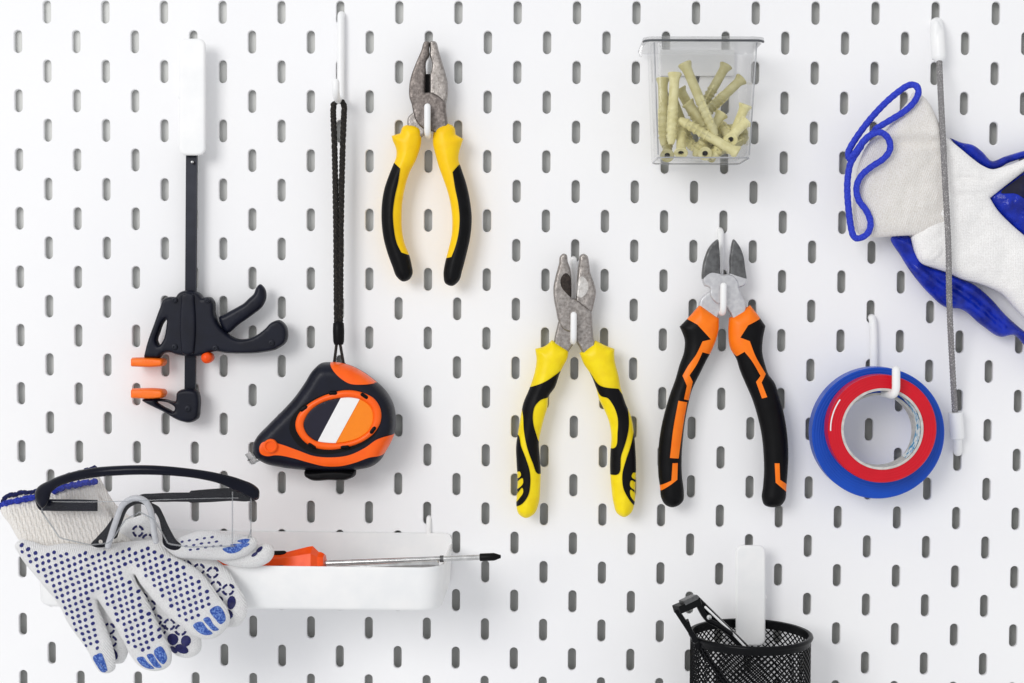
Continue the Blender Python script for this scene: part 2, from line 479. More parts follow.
# ---------------------------------------------------------------- pliers, yellow and black
t1 = thing('pliers', W(427, 134, 14), 'combination pliers with yellow and black grips, upper left of the three pliers', 'pliers', 'pliers hanging on hooks')
fr = [(425.4, 41.4), (428.6, 41.4), (429.3, 50), (428.9, 57.5), (426.8, 60.5), (425.8, 67), (426.2, 73.5), (425.6, 76, 1), (425.3, 92.5, 1), (431, 92.3), (437, 94.8), (442, 98.6), (446, 104), (446, 110), (447, 116), (448, 126), (450, 137), (436, 140), (434.5, 133), (430, 130.5), (424, 129.5), (417, 123), (413, 112), (411.6, 104.5), (409.6, 98.5), (409.2, 87), (410.3, 79.5), (414.7, 66.2), (421.2, 51)]
bk = [(430.6, 41.4), (435.1, 41.4), (438.9, 51), (442.3, 62.4), (446.1, 75.7), (448, 85.2), (447.6, 96.6), (446, 104.5), (443, 112), (440, 124), (434, 130), (426, 134), (421, 138), (407, 141), (407.5, 128), (408.3, 117), (413, 112.5), (420, 100), (429.6, 93, 1), (429.7, 76, 1), (430.4, 73), (431.8, 67), (431.0, 60.5), (429.8, 57), (429.9, 50)]
jb = puff('jaw', bk, 13, 3.6, 1.4, M_metal2, t1, wrinkle=0.25, wfreq=0.25, seed=2)
jf = puff('jaw', fr, 14.5, 3.8, 1.4, M_metal, t1, wrinkle=0.25, wfreq=0.25, seed=1)
puff('gap_shade', [(423.5, 74, 1), (434, 74, 1), (435, 95, 1), (423, 95, 1)], 11.5, 0.6, 0.5, M_gapdk, t1)  # dark plate added behind the jaws to stand in for the gap's shade
C7 = lambda p: Zm(370, 120, 3.794, p)
hl = puff('handle', C7([(150, 18), (190, 33), (195, 75), (175, 150), (150, 200), (132, 260), (122, 320), (120, 370), (122, 420), (132, 470), (148, 510), (158, 550), (161, 585), (148, 606), (125, 613), (103, 597), (85, 555), (65, 500), (50, 440), (44, 380), (45, 320), (55, 260), (72, 210), (88, 170), (99, 140), (99, 110), (86, 78, 1), (82, 60, 1), (115, 50, 1), (125, 25)]), 14, 7, 9, M_yellow, t1, back=0.8)
hr = puff('handle', C7([(248, 32), (298, 14), (320, 28), (325, 55, 1), (354, 72, 1), (350, 84, 1), (341, 112), (336, 150), (345, 180), (365, 240), (380, 310), (386, 370), (381, 440), (366, 510), (350, 570), (336, 612), (311, 630), (286, 620), (279, 590), (283, 550), (290, 520), (300, 480), (309, 440), (312, 390), (308, 335), (298, 285), (280, 230), (262, 180), (248, 130), (238, 85)]), 14, 7, 9, M_yellow, t1, back=0.8)
inlay('grip', [C7([(89, 160, 1), (118, 187, 1), (112, 230), (97, 300), (91, 350), (94, 410), (106, 470), (122, 503, 1), (148, 512, 1), (200, 560), (170, 680), (60, 660), (20, 400), (30, 200)])], hl, 0.5, M_black, hl.obj)
inlay('grip', [C7([(341, 168, 1), (316, 200, 1), (325, 260), (337, 320), (342, 370), (338, 430), (323, 490), (311, 520, 1), (287, 525, 1), (240, 560), (260, 680), (380, 680), (420, 400), (400, 200)])], hr, 0.5, M_black, hr.obj)
tag(jb.obj, 'mottled grey back jaw')
hook('short white hook carrying the upper left yellow and black pliers', (428, 45), None, (427.3, 134), 24)

# ---------------------------------------------------------------- pliers, yellow with black bands
A2 = lambda p: Zm(500, 240, 4.553, p)
B2 = lambda p: Zm(500, 370, 4.269, p)
t2 = thing('pliers', W(572, 345, 14), 'open combination pliers with striped yellow and black grips, lower middle', 'pliers', 'pliers hanging on hooks')
jr2 = puff('jaw', A2([(367, 68), (380, 62), (396, 70), (406, 105), (412, 150), (428, 195), (437, 245), (428, 290), (418, 327), (400, 350), (380, 400), (352, 440), (325, 490), (300, 520), (245, 500), (247, 450), (258, 400), (266, 368), (290, 330), (343, 268, 1), (347, 210), (352, 150), (357, 108)]), 13, 3.6, 1.6, M_metal2, t2, wrinkle=0.3, wfreq=0.25, seed=5)
jl2 = puff('jaw', A2([(276, 70), (290, 61), (302, 66), (309, 98), (320, 130), (326, 190), (325, 262, 1), (345, 268), (375, 290), (415, 325), (420, 370), (425, 440), (435, 500), (385, 525), (362, 490), (350, 470), (325, 425), (290, 410), (265, 368), (255, 320), (246, 275), (243, 215), (254, 160), (267, 110)]), 14.5, 3.8, 1.6, M_metal2, t2, wrinkle=0.3, wfreq=0.25, seed=6)
inlay('cutter_recess', [A2([(300, 150), (318, 165), (324, 200), (324, 262), (300, 240), (280, 215), (275, 185), (285, 160)])], jl2, 0.12, M_recess, jl2.obj)
inlay('cutter_recess', [A2([(372, 165), (395, 185), (402, 215), (390, 245), (365, 262), (352, 255), (352, 190)])], jr2, 0.12, M_recess2, jr2.obj)
ll = A2([(160, 495, 1), (205, 482), (237, 455, 1), (312, 502, 1), (308, 535), (285, 580)])+B2([(255, 15), (235, 72), (205, 120), (204, 150), (190, 200), (175, 260), (166, 310), (169, 360), (174, 430), (172, 500), (165, 570), (145, 615), (110, 632), (80, 615), (70, 580), (71, 540), (75, 480), (71, 400), (69, 320), (78, 260), (88, 200), (100, 140), (125, 80)])+A2([(136, 670), (158, 600), (166, 545)])
rl = A2([(362, 515, 1), (400, 480), (435, 457, 1), (480, 480), (521, 495, 1), (522, 545), (540, 620)])+B2([(515, 75), (535, 140), (560, 200), (572, 270), (578, 340), (581, 420), (578, 500), (574, 570), (560, 610), (530, 628), (500, 612), (485, 570), (475, 500), (470, 430), (472, 340), (475, 290), (465, 220), (445, 170), (425, 130), (408, 70), (385, 15)])+A2([(382, 565)])
h2l = puff('handle', ll, 14, 7.5, 9, M_lemon, t2, back=0.8)
h2r = puff('handle', rl, 14, 7.5, 9, M_lemon, t2, back=0.8)
inlays('grip', [B2([(262, 2, 1), (248, 45), (236, 75), (215, 112), (175, 124), (150, 150), (141, 185), (144, 230), (155, 270), (166, 305), (180, 330, 1), (190, 440, 1), (165, 440), (140, 390), (115, 320), (102, 250), (98, 190), (90, 150, 1), (105, 80, 1), (190, 48)]),
               B2([(50, 285, 1), (76, 275), (90, 320), (110, 370), (128, 430), (130, 480), (120, 530), (95, 565), (66, 583, 1), (62, 572, 1), (82, 545), (100, 512), (98, 500), (60, 545, 1), (60, 520, 1), (100, 470), (98, 458), (60, 490, 1), (60, 475, 1), (90, 440), (86, 430), (60, 445, 1)])], h2l, 0.5, M_black, h2l.obj)
inlays('grip', [B2([(383, 10, 1), (420, 60), (505, 78, 1), (540, 130, 1), (546, 170), (548, 240), (535, 300), (515, 360), (500, 440), (460, 445, 1), (462, 335, 1), (485, 330), (500, 260), (498, 190), (480, 145), (455, 115), (432, 110), (408, 70)]),
               B2([(572, 262, 1), (600, 300, 1), (600, 450, 1), (565, 435), (560, 445), (600, 480, 1), (600, 498, 1), (555, 468), (552, 480), (600, 530, 1), (600, 548, 1), (553, 508), (553, 522), (585, 575, 1), (575, 580, 1), (548, 545), (525, 500), (520, 440), (535, 380), (556, 320)])], h2r, 0.5, M_black, h2r.obj)
hook('short white hook carrying the lower middle yellow and black pliers', (574.5, 259), None, (573.5, 342), 24)

# ---------------------------------------------------------------- cutters, orange and black
A3 = lambda p: Zm(640, 220, 4.269, p)
B3 = lambda p: Zm(640, 360, 4.269, p)
t3 = thing('pliers', W(723, 314, 14), 'diagonal cutting pliers with dark blades and orange and black grips', 'pliers', 'pliers hanging on hooks')
c3b = puff('jaw', A3([(398, 82), (420, 105), (440, 150), (448, 200), (446, 280), (420, 292), (400, 330), (385, 360), (340, 395), (320, 440), (262, 400), (250, 362), (258, 335), (270, 322), (300, 300), (340, 270), (378, 232), (380, 170), (388, 110)]), 13, 3.4, 1.2, M_chrome, t3)
c3f = puff('jaw', A3([(330, 82), (338, 120), (342, 180), (347, 232), (385, 231), (416, 260), (422, 290), (432, 320), (447, 348), (452, 380), (400, 430), (380, 395), (345, 358), (335, 360), (310, 345), (296, 320), (294, 290), (272, 280), (265, 262), (265, 205), (276, 158), (296, 113), (315, 92)]), 14.5, 3.6, 1.2, M_chrome, t3)
inlay('blade', [A3([(334, 70), (338, 120), (342, 180), (346, 228), (300, 226), (275, 243), (255, 275, 1), (250, 200), (270, 140), (310, 80)])], c3f, 0.25, M_blade, c3f.obj)
inlay('blade', [A3([(392, 70), (425, 95), (460, 150), (465, 255, 1), (415, 240), (380, 229), (370, 228, 1), (378, 170), (386, 110)])], c3b, 0.25, M_blade, c3b.obj)
#lb = puff('pivot', [tuple(p) for p in circ(722, 289.5, 13.0, 20)], 17.5, 1.5, 0.8, M_chrome, t3)
l3 = A3([(255, 362, 1), (337, 420, 1), (335, 470), (328, 500), (302, 565)])+B3([(282, 5), (255, 60), (225, 120), (206, 190), (191, 270), (183, 340), (178, 420), (180, 500), (187, 560), (184, 602), (163, 622), (135, 629), (106, 616), (91, 590), (85, 540), (78, 490), (77, 430), (80, 360), (90, 290), (106, 220), (130, 140)])+A3([(150, 683), (168, 620), (188, 560), (190, 510), (180, 480), (169, 455, 1), (205, 418)])
r3 = A3([(380, 418, 1), (470, 364, 1), (510, 415), (536, 452, 1), (526, 500), (522, 560), (535, 620), (549, 660)])+B3([(574, 96), (590, 140), (610, 210), (625, 290), (633, 380), (631, 470), (625, 540), (618, 600), (600, 622), (565, 629), (530, 618), (520, 590), (525, 540), (529, 480), (527, 400), (519, 320), (504, 250), (480, 170), (450, 100), (425, 40)])+A3([(412, 595), (385, 545), (377, 480)])
h3l = puff('handle', l3, 14, 7.5, 9, M_black, t3, back=0.8)
h3r = puff('handle', r3, 14, 7.5, 9, M_black, t3, back=0.8)
inlays('orange_inlay', [
    A3([(250, 350, 1), (350, 418, 1), (342, 500), (320, 570), (302, 574, 1), (262, 562, 1), (240, 610), (207, 660, 1), (222, 688, 1), (207, 768, 1), (184, 762, 1), (196, 705, 1), (178, 662, 1), (200, 622), (235, 572), (262, 516, 1), (298, 508, 1), (240, 445, 1), (192, 418, 1)]),
    B3([(160, 170, 1), (199, 178, 1), (180, 290), (162, 416, 1), (124, 412, 1), (138, 290)]),
    B3([(135, 435, 1), (158, 435, 1), (156, 505, 1), (60, 575, 1), (60, 545, 1), (130, 508, 1)])], h3l, 0.5, M_orange2, h3l.obj)
inlays('orange_inlay', [A3([(372, 420, 1), (470, 355, 1), (515, 418, 1), (455, 448, 1), (422, 500, 1), (462, 515, 1), (485, 575), (532, 655, 1), (512, 690, 1), (536, 752, 1), (514, 758, 1), (489, 688, 1), (508, 662, 1), (468, 595), (440, 560, 1), (410, 580, 1), (370, 545, 1)]),
    B3([(568, 435, 1), (588, 435, 1), (591, 505, 1), (650, 545, 1), (640, 575, 1), (572, 517, 1)])], h3r, 0.5, M_orange2, h3r.obj)
hook('short white hook carrying the orange and black cutting pliers', (724, 230), None, (723.2, 313), 24)

# ---------------------------------------------------------------- clamp and its clip
def rrect(x0, y0, x1, y1, q):
    o = []
    for cx, cy, a0 in ((x1-q, y0+q, -90), (x1-q, y1-q, 0), (x0+q, y1-q, 90), (x0+q, y0+q, 180)):
        for i in range(5):
            a = math.radians(a0+22.5*i); o.append((cx+math.cos(a)*q, cy+math.sin(a)*q)+((1,) if i in (0, 4) else ()))
    return o
def clip(label, x0, x1, y0, y1, d, at_px):
    c_ = W((x0+x1)/2, y0, 3)
    t = thing('clip', c_, label, 'clip', 'white board clips')
    pts = rrect(x0, y0, x1, y1, 7)
    puff('front_plate', pts, d+1.5, 1.8, 1.6, M_white, t, back=0.8)
    a = W(x0, y0, 3); b_ = W(x1, y1, 3)
    m = MB(); m.box((a[0]+3, -5.5, b_[2]+6), (b_[0]-3, -0.2, a[2]-4), bev=1.0); m.build('back_plate', M_white, t)
    m = MB(); zc = (a[2]+b_[2])/2; m.tube([(a[0]+2.5, -d/2-1, zc), (b_[0]-2.5, -d/2-1, zc)], 2.4, 12); m.build('hinge', M_white, t)
    return t
tc_ = thing('bar_clamp', W(191, 157, 9), 'black one-handed bar clamp with orange pads hanging from a white clip', 'clamp')
C2 = lambda p: Zm(120, 260, 3.795, p)
m = MB(); a = W(186.3, 156, 9); b_ = W(197.4, 156, 9); e = W(196.0, 395, 9)
pL0, pL1 = W(191.9, 150, 9), W(190.3, 400, 9)
m.bar(pL0, pL1, 7.2, 3.6, bev=0.5); m.build('bar', M_barm, tc_)
m = MB(); m.tube([W(192.2, 162, 13), W(192.2, 162, 10)], 1.1, 10); m.build('rivet', M_steel, tc_)
body = puff('body', C2([(185, 140), (215, 140, 1), (222, 129), (308, 129), (318, 142, 1), (348, 142), (358, 155), (362, 200), (375, 240), (402, 272), (450, 299), (500, 294), (550, 262), (577, 236), (606, 228), (630, 247), (638, 280), (632, 310), (600, 336), (540, 351), (470, 355), (400, 352), (370, 347), (345, 350), (332, 356), (215, 358), (190, 350), (168, 355), (152, 372, 1), (93, 370, 1), (105, 320), (133, 240), (155, 180), (170, 147)]), 13, 6, 1.9, M_bplas, tc_, holes=[C2([(178, 225), (168, 236), (152, 275), (144, 308), (152, 322), (166, 305), (177, 265)])], back=0.9)
puff('spine', C2([(236, 131), (282, 131), (285, 160), (285, 330), (282, 352), (236, 352), (233, 330), (233, 160)]), 18.3, 2.6, 1.2, M_bplas, body.obj)
for x, y in ((207, 152), (331, 153), (207, 330), (362, 335), (575, 315)):
    px, py = 120+x/3.795, 260+y/3.795; p = W(px, py, 19.2); m = MB(); m.lathe(p, p+np.array([0, -1, 0]), [(0, 1.9), (1.0, 1.9), (1.2, 1.5), (1.2, 0.9), (0.6, 0.8), (0.6, 0.01)], 12); m.build('screw', M_barm, body.obj)
puff('trigger', C2([(385, 250), (378, 215), (400, 204), (430, 187), (450, 176), (470, 164), (490, 145), (508, 128), (518, 104), (532, 91), (548, 104), (556, 140), (542, 175), (505, 207), (455, 242), (405, 276)]), 12, 4.5, 3.5, M_bplas, tc_, back=0.9)
puff('jaw', C2([(218, 503), (300, 501), (306, 530), (305, 565), (299, 600), (265, 617), (240, 613), (170, 577), (88, 528), (130, 524), (170, 527), (214, 533)]), 12, 5.5, 2.0, M_bplas, tc_, holes=[C2([(142, 538), (188, 543), (211, 562), (206, 572), (185, 565)])], back=0.9)
m = MB(); p = W(120+258/3.795, 260+565/3.795, 17); m.lathe(p, p+np.array([0, -1, 0]), [(0, 2.2), (1.0, 2.2), (1.3, 1.6), (1.3, 0.9), (0.7, 0.8), (0.7, 0.01)], 12); m.build('rivet', M_barm, tc_)
for (y0, y1) in ((370, 404), (487, 524)):
    puff('pad', C2([(47, y0, 1), (150, y0+1), (168, y0+4), (174, y0+14), (168, y1-3), (150, y1), (47, y1, 1)]), 12.5, 7.5, 1.5, M_orange, tc_, back=1.0)
p = W(120+333/3.795, 260+370/3.795, 14)
m = MB(); m.lathe(p+np.array([0, 5, 0]), p, [(0, .01), (0, 3.5), (3, 3.9), (8, 3.9), (9.6, 3.2), (10.6, 1.8), (11, .01)], 20); m.build('button', M_red_or, tc_)
clip('white clip gripping the top of the black bar clamp', 179.5, 205.8, 38.7, 155.5, 13, (193, 40))

# ---------------------------------------------------------------- tape measure
C4 = lambda p: Zm(240, 340, 4.553, p)
tm = thing('tape_measure', W(340, 97, 20), 'black and orange tape measure hanging by its black wrist cord', 'tape measure')
cs = puff('casing', C4([(415, 100), (370, 105), (335, 135), (300, 190), (250, 260), (190, 325), (130, 385), (80, 440), (65, 470), (62, 500), (75, 530), (110, 555), (200, 578), (300, 590), (420, 595), (540, 588), (610, 570), (645, 540), (662, 510), (685, 470), (702, 430), (709, 360), (696, 290), (665, 235), (620, 190), (560, 145), (500, 115), (450, 102)]), 22, 15, 9, M_bplas, tm, back=1.0, power=2.4)
inlay('thumb_lock', [C4([(412, 95, 1), (450, 90), (500, 105), (570, 135), (640, 190, 1), (610, 194), (570, 196), (510, 190), (470, 165), (440, 135)])], cs, 0.7, M_tapeor, cs.obj)
st = [(108, 480), (118, 458), (145, 450), (200, 462), (280, 490), (350, 515), (430, 522), (510, 512), (580, 480), (640, 440), (680, 428), (730, 425, 1), (720, 460, 1), (690, 490), (662, 513), (600, 523), (540, 545), (470, 562), (400, 562), (330, 545), (260, 525), (180, 512), (140, 516), (115, 506)]
inlay('side_band', [C4(st)], cs, 0.7, M_tapeor, cs.obj)
outer = [(252, 390), (262, 345), (300, 300), (355, 265), (420, 240), (480, 228), (560, 240), (612, 268), (640, 315), (641, 370), (610, 425), (560, 462), (480, 490), (400, 500), (335, 488), (285, 455)]
inner = [(291, 385), (302, 350), (335, 310), (380, 283), (440, 267), (510, 262), (562, 277), (597, 310), (606, 355), (590, 405), (545, 443), (480, 464), (400, 468), (340, 455), (303, 422)]
inlay('bezel', [C4([(v[0]+(v[0]-445)*0.045, v[1]+(v[1]-365)*0.06) for v in outer])], cs, 0.5, M_black, cs.obj)
rg = puff('ring', C4(outer), 37.3, 2.2, 2.4, M_tapeor, tm, holes=[C4(inner)], back=0.5)
tag(rg.obj, 'orange ring round the window')
dp = puff('dial', C4([(v[0]+(v[0]-445)*0.01, v[1]) for v in inner]), 37.6, 0.5, 0.5, M_orange, tm, back=0.5)
M_navy = mat('navy_print', (26, 24, 42), 0.3, 0, (24, 22, 40)); M_stripe = mat('white_print', (242, 242, 242), 0.35, 0, (240, 240, 240)); M_or3 = mat('amber_print', (250, 136, 16), 0.35, 0, (248, 133, 14))
dp.obj.data.materials[0] = M_or3
inlay('print', [C4([(477, 230, 1), (356, 458, 1), (340, 500, 1), (200, 500, 1), (200, 230, 1)]), C4([(477, 230, 1), (567, 230, 1), (438, 465, 1), (430, 500, 1), (335, 500, 1), (356, 458, 1)])], dp, 0.3, [M_navy, M_stripe], dp.obj, mis=[0, 1])
for x, y, a in ((423, 242, 0), (566, 255, 0.6), (605, 410, 2.2), (478, 488, 3.1), (328, 482, 0.6), (290, 312, -0.6)):   # ring notches
    p = W(240+x/4.553, 340+y/4.553, 39.0); dx, dz = math.cos(a)*1.6, -math.sin(a)*1.6
    m = MB(); m.tube([p+np.array([-dx, 0, -dz]), p+np.array([dx, 0, dz])], 1.3, 8); m.build('notch', M_black, rg.obj)
p = W(240+140/4.553, 340+482/4.553, 38)
m = MB(); m.lathe(p, p+np.array([0, -1, 0]), [(-4, 4.6), (1.6, 4.6), (2.2, 4.0), (2.2, 3.2), (1.4, 3.0), (1.4, 0.01)], 24); m.build('screw_boss', M_tapeor, tm)
puff('belt_clip', C4([(296, 593), (330, 590), (500, 588), (526, 594), (526, 615), (500, 631), (410, 636), (320, 632), (298, 616)]), 24, 9, 2.5, M_black, tm, back=1.0)
m = MB(); m.bar(W(249.5, 459.5, 22), W(262, 452, 22), 1.1, 14, bev=0.2); m.bar(W(247.5, 453, 22), W(254, 463, 22), 0.8, 14, bev=0.2); m.bar(W(253, 463, 22), W(262, 459, 22), 0.9, 12, bev=0.2); m.build('tape_hook', M_steel, tm)
# cord: two strands from the hook to the ferrule, then to the casing
def strand(m, pts, r, amp=0.35, tw=1.1):
    c_ = curve3([W(*p) for p in pts], 0.8)
    for ph in (0, 2.09, 4.19):
        m.tube([q+np.array([math.cos(i*tw*0.5+ph)*r*0.55, math.sin(i*tw*0.5+ph)*r*0.55, 0]) for i, q in enumerate(c_)], r*0.72, 6)
m = MB()
strand(m, [(341.5, 101, 8), (335, 103, 11), (333.3, 110, 14), (334.6, 150, 16), (336.0, 222, 16), (336.6, 300, 16), (336.9, 324, 16)], 1.7)
strand(m, [(341.5, 101, 15), (343.6, 104, 15), (344, 112, 15), (342.6, 150, 16), (341.0, 222, 16), (340.4, 300, 16), (340.1, 324, 16)], 1.7)
m.tube(curve3([W(337, 340, 17), W(335.6, 352, 18), (W(334.0, 364, 20))]), 1.0, 8); m.tube(curve3([W(339.5, 340, 17), W(341.5, 352, 18), W(343.6, 364, 20)]), 1.0, 8)
m.tube(curve3([W(333.6, 364, 20), W(338, 367, 20), W(344, 364, 20)]), 1.2, 8)
M_cord = mat('black_cord', (30, 28, 27), 0.8, 0, (90, 82, 70), 1400, 0.6, 2000, mixlo=0.55, mixhi=0.75)
wc = m.build('wrist_cord', M_cord, tm)
m = MB(); m.lathe(W(338.5, 322, 16.5), W(338.7, 345, 17), [(0, .1), (0, 2.8), (1, 3.7), (6, 3.9), (13, 3.7), (15.2, 3.0), (15.4, .1)], 16); m.build('ferrule', M_black, wc)
m = MB(); x, _, z1 = W(341, 15, 3); z0 = W(341, 99, 3)[2]
m.tube(curve3([(x, 3.5, z1), (x, 0, z1+0.5), (x, -3, z1-3), (x, -3.4, (z0+z1)/2), (x, -3.6, z0+5), (x, -6, z0-0.5), (x, -12, z0-2), (x, -22, z0-1.5), (x, -27, z0+2), (x, -27.5, z0+8)], 1.5), 2.5, 14)
m.tube([(x, -2, z0+8), (x, 3.5, z0+8)], 1.8, 8)
tag(m.build('hook', M_white, at=(x, -3, z1)), 'long white hook holding the wrist cord of the tape measure', 'hook', 'white peg hooks on the pegboard')

# ---------------------------------------------------------------- more materials
M_knit = knit_mat('white_knit', (251, 250, 249), (238, 236, 234), 900, 1000, 0.55)
M_cuffknit = knit_mat('cream_knit', (251, 248, 244), (236, 230, 222), 900, 1300, 0.8, 0.3)
M_terry = knit_mat('dotted_knit', (254, 254, 254), (238, 237, 238), 1000, 1300, 1.0, 0.6)
M_trim = mat('blue_trim', (52, 72, 205), 0.75, 0, (36, 52, 180), 900, 0.8, 1500)
M_rubber = mat('blue_latex', (16, 46, 178), 0.22, 0, (9, 30, 135), 120, 0.9, 500)
M_latexin = mat('latex_inside', (14, 22, 80), 0.7, 0, (26, 26, 48), 40, 0.2, 500)
M_dot = mat('blue_dots', (40, 46, 116), 0.45, 0, (38, 42, 110), 300, 0.3, 1200)
M_pad = mat('blue_print', (36, 72, 156), 0.5, 0, (110, 142, 205), 900, 0.6, 1400, mixlo=0.45, mixhi=0.62)
M_navyprint = mat('navy_dots', (28, 30, 96), 0.5, 0, (22, 22, 70), 300, 0.4, 1200)
M_tblue = mat('blue_tape', (8, 76, 190), 0.38, 0, (7, 72, 182), 60, 0.05, 500)
M_tred = mat('red_tape', (208, 8, 34), 0.36, 0, (200, 6, 31), 60, 0.05, 500)
M_core = mat('card_core', (208, 206, 202), 0.5, 0, (184, 182, 179), 300, 0.2, 700)
M_cyan = mat('cyan_print', (40, 150, 200), 0.5, 0, (232, 236, 236), 260, 0, mixlo=0.45, mixhi=0.52)
M_dowel = mat('beige_nylon', (222, 216, 168), 0.45, 0, (204, 196, 142), 200, 0.2, 900)
def vary(m, amt):
    """each object a slightly different tone of the same plastic"""
    nt = m.node_tree; b = nt.nodes['Principled BSDF']; src = b.inputs['Base Color'].links[0].from_socket
    oi = nt.nodes.new('ShaderNodeObjectInfo'); mr = nt.nodes.new('ShaderNodeMapRange'); mr.inputs['To Min'].default_value = 1-amt; mr.inputs['To Max'].default_value = 1+amt*0.6
    hs = nt.nodes.new('ShaderNodeHueSaturation'); nt.links.new(oi.outputs['Random'], mr.inputs['Value']); nt.links.new(mr.outputs['Result'], hs.inputs['Value'])
    nt.links.new(src, hs.inputs['Color']); nt.links.new(hs.outputs['Color'], b.inputs['Base Color'])
vary(M_dowel, 0.32)
def layers(m):
    """wound tape: faint concentric layers on the roll's side"""
    nt = m.node_tree; b = nt.nodes['Principled BSDF']; tc = nt.nodes.new('ShaderNodeTexCoord')
    wv = nt.nodes.new('ShaderNodeTexWave'); wv.wave_type = 'RINGS'; wv.rings_direction = 'Y'; wv.inputs['Scale'].default_value = 190; wv.inputs['Distortion'].default_value = 3; wv.inputs['Detail'].default_value = 3; wv.inputs['Detail Scale'].default_value = 0.3
    nt.links.new(tc.outputs['Object'], wv.inputs['Vector'])
    bp = nt.nodes.new('ShaderNodeBump'); bp.inputs['Strength'].default_value = 0.35; bp.inputs['Distance'].default_value = 0.0003
    nt.links.new(wv.outputs['Fac'], bp.inputs['Height']); nt.links.new(bp.outputs['Normal'], b.inputs['Normal'])
layers(M_tblue); layers(M_tred)
M_elastic = mat('grey_elastic', (128, 126, 127), 0.8, 0, (205, 203, 203), 1500, 0.8, 2200, mixlo=0.55, mixhi=0.66)
M_mesh = mat('black_enamel', (12, 13, 16), 0.32, 0, (8, 9, 12), 200, 0.1, 900, spec=0.14)
M_clear = clear_mat('clear_plastic', (0.985, 0.985, 0.985), 0.02, 0.35)
M_lens = clear_mat('clear_lens', (0.985, 0.985, 0.99), 0.02, 0.6, 0.02)
M_lid = clear_mat('smoky_lid', (0.92, 0.922, 0.925), 0.10, 0.5, 0.1)
M_frame = mat('glasses_frame', (18, 20, 33), 0.25, 0, (14, 16, 28), 90, 0.03, 900, spec=0.14)
M_nose = mat('grey_soft_plastic', (22, 23, 31), 0.5, 0, (18, 19, 27), 200, 0.2, 900, spec=0.14)

# ---------------------------------------------------------------- tape rolls on their hook
def roll(label, cpx, d0, d1, R, rc, m, corem, name='tape_roll'):
    c0 = W(cpx[0], cpx[1], d1); cx, cz = c0[0], c0[2]
    t = thing(name, (cx, -(d0+d1)/2, cz), label, 'tape roll', 'tape rolls on the right hand hook')
    a, b_ = np.array([cx, -d0, cz]), np.array([cx, -d1, cz]); L = d1-d0; q = 0.6
    mb = MB(); mb.lathe(a, b_, [(0, rc+1.6), (0, R-q), (q, R), (L-q, R), (L, R-q)]+[(L-0.12*(i % 2), R-q-(R-q-rc-1.6)*i/14) for i in range(1, 15)], 96)
    tp = mb.build('tape', m, t, smooth=30)
    mb = MB(); mb.lathe(a, b_, [(-0.3, rc), (-0.3, rc+1.6), (L+0.3, rc+1.6), (L+0.5, rc+1.4), (L+0.5, rc+0.2), (L+0.3, rc), (-0.3, rc)], 96)
    co = mb.build('core', corem, t, smooth=30)
    return t, cx, cz, tp, co
RC = 38.2*kpp(50)
tr_, rx, rz, rtape, rcore = roll('red roll of insulating tape hung in front of the larger blue roll', (882.3, 429.0), 32, 46, 53.5*kpp(46), RC, M_tred, M_core)
tb_, bx_, bz_, btape, bcore = roll('blue roll of insulating tape hung behind the smaller red roll', (878.3, 433.2), 17, 31, 65.3*kpp(31), RC+0.2, M_tblue, M_core)
mb = MB()                                                     # printed strip inside the red roll's core
for i in range(14):
    a0 = math.radians(-50+i*7); a1 = a0+math.radians(7.05)
    r = RC-0.25
    P = [(rx+math.cos(a)*r, y, rz+math.sin(a)*r) for a, y in ((a0, -33), (a0, -45.6), (a1, -45.6), (a1, -33))]
    mb.add(P, [(0, 1, 2, 3)])
mb.build('print_strip', M_cyan, rcore)
mb = MB(); r_ = 51*kpp(46)                                     # free end of the red tape, its glint painted as a white line
c_ = [(rx+math.cos(math.radians(a))*r_, -46.1, rz+math.sin(math.radians(a))*r_) for a in range(146, 184, 2)]
mb.tube(c_, 0.45, 6); mb.build('loose_end_glint', M_white, rtape)
mb = MB(); hx = W(873, 320, 3)[0]; hz = W(873, 318, 3)[2]; zb = rz+RC-2.7
kx = W(894.5, 398, 51)[0]
mb.tube(curve3([(hx, 3.5, hz), (hx, 1, hz), (hx, -2.5, hz-2), (hx+0.5, -3.4, hz-14), (hx+1, -3.6, zb+10), (hx+1.2, -6, zb+2), (hx+2, -14, zb), ((hx+kx)/2, -32, zb), (kx-1, -50, zb+0.5), (kx, -54, zb+4), (kx, -54.5, zb+10), (kx, -54, W(894, 370, 54)[2])], 1.5), 2.6, 14)
tag(mb.build('hook', M_white, at=(hx, -3, hz)), 'long white hook carrying the red and blue tape rolls', 'hook', 'white peg hooks on the pegboard')

# ---------------------------------------------------------------- box of wall plugs
x0, z0 = W(653.4, 161.5, 62)[0], W(653.4, 161.5, 62)[2]; x1, z1 = W(751, 161.5, 62)[0], W(704, 41, 62)[2]
xt0, xt1 = W(649.4, 41, 62)[0], W(758.5, 41, 62)[0]
x0 += 2.2; xt0 += 2.2; z0 += 1.8
bt = thing('storage_box', ((x0+x1)/2, -35, z0), 'small clear plastic box of beige wall plugs with a smoky lid', 'storage box')
def plan(xa, xb, ya, yb, r, n=5):
    o = []
    for cx, cy, a0 in ((xb-r, yb+r, -90), (xb-r, ya-r, 0), (xa+r, ya-r, 90), (xa+r, yb+r, 180)):
        for i in range(n+1):
            a = math.radians(a0+90*i/n); o.append((cx+math.cos(a)*r, cy+math.sin(a)*r))
    return o
def shell(mb, levels, close_bottom=True, mi=0):
    """stack of plan outlines: levels = [(z, outline)]"""
    n = len(levels[0][1]); v = []; f = []
    for z, o in levels: v += [(x, y, z) for x, y in o]
    for i in range(len(levels)-1):
        for j in range(n): f.append((i*n+j, i*n+(j+1) % n, (i+1)*n+(j+1) % n, (i+1)*n+j))
    if close_bottom: f.append(tuple(range(n))[::-1])
    mb.add(v, f, mi)
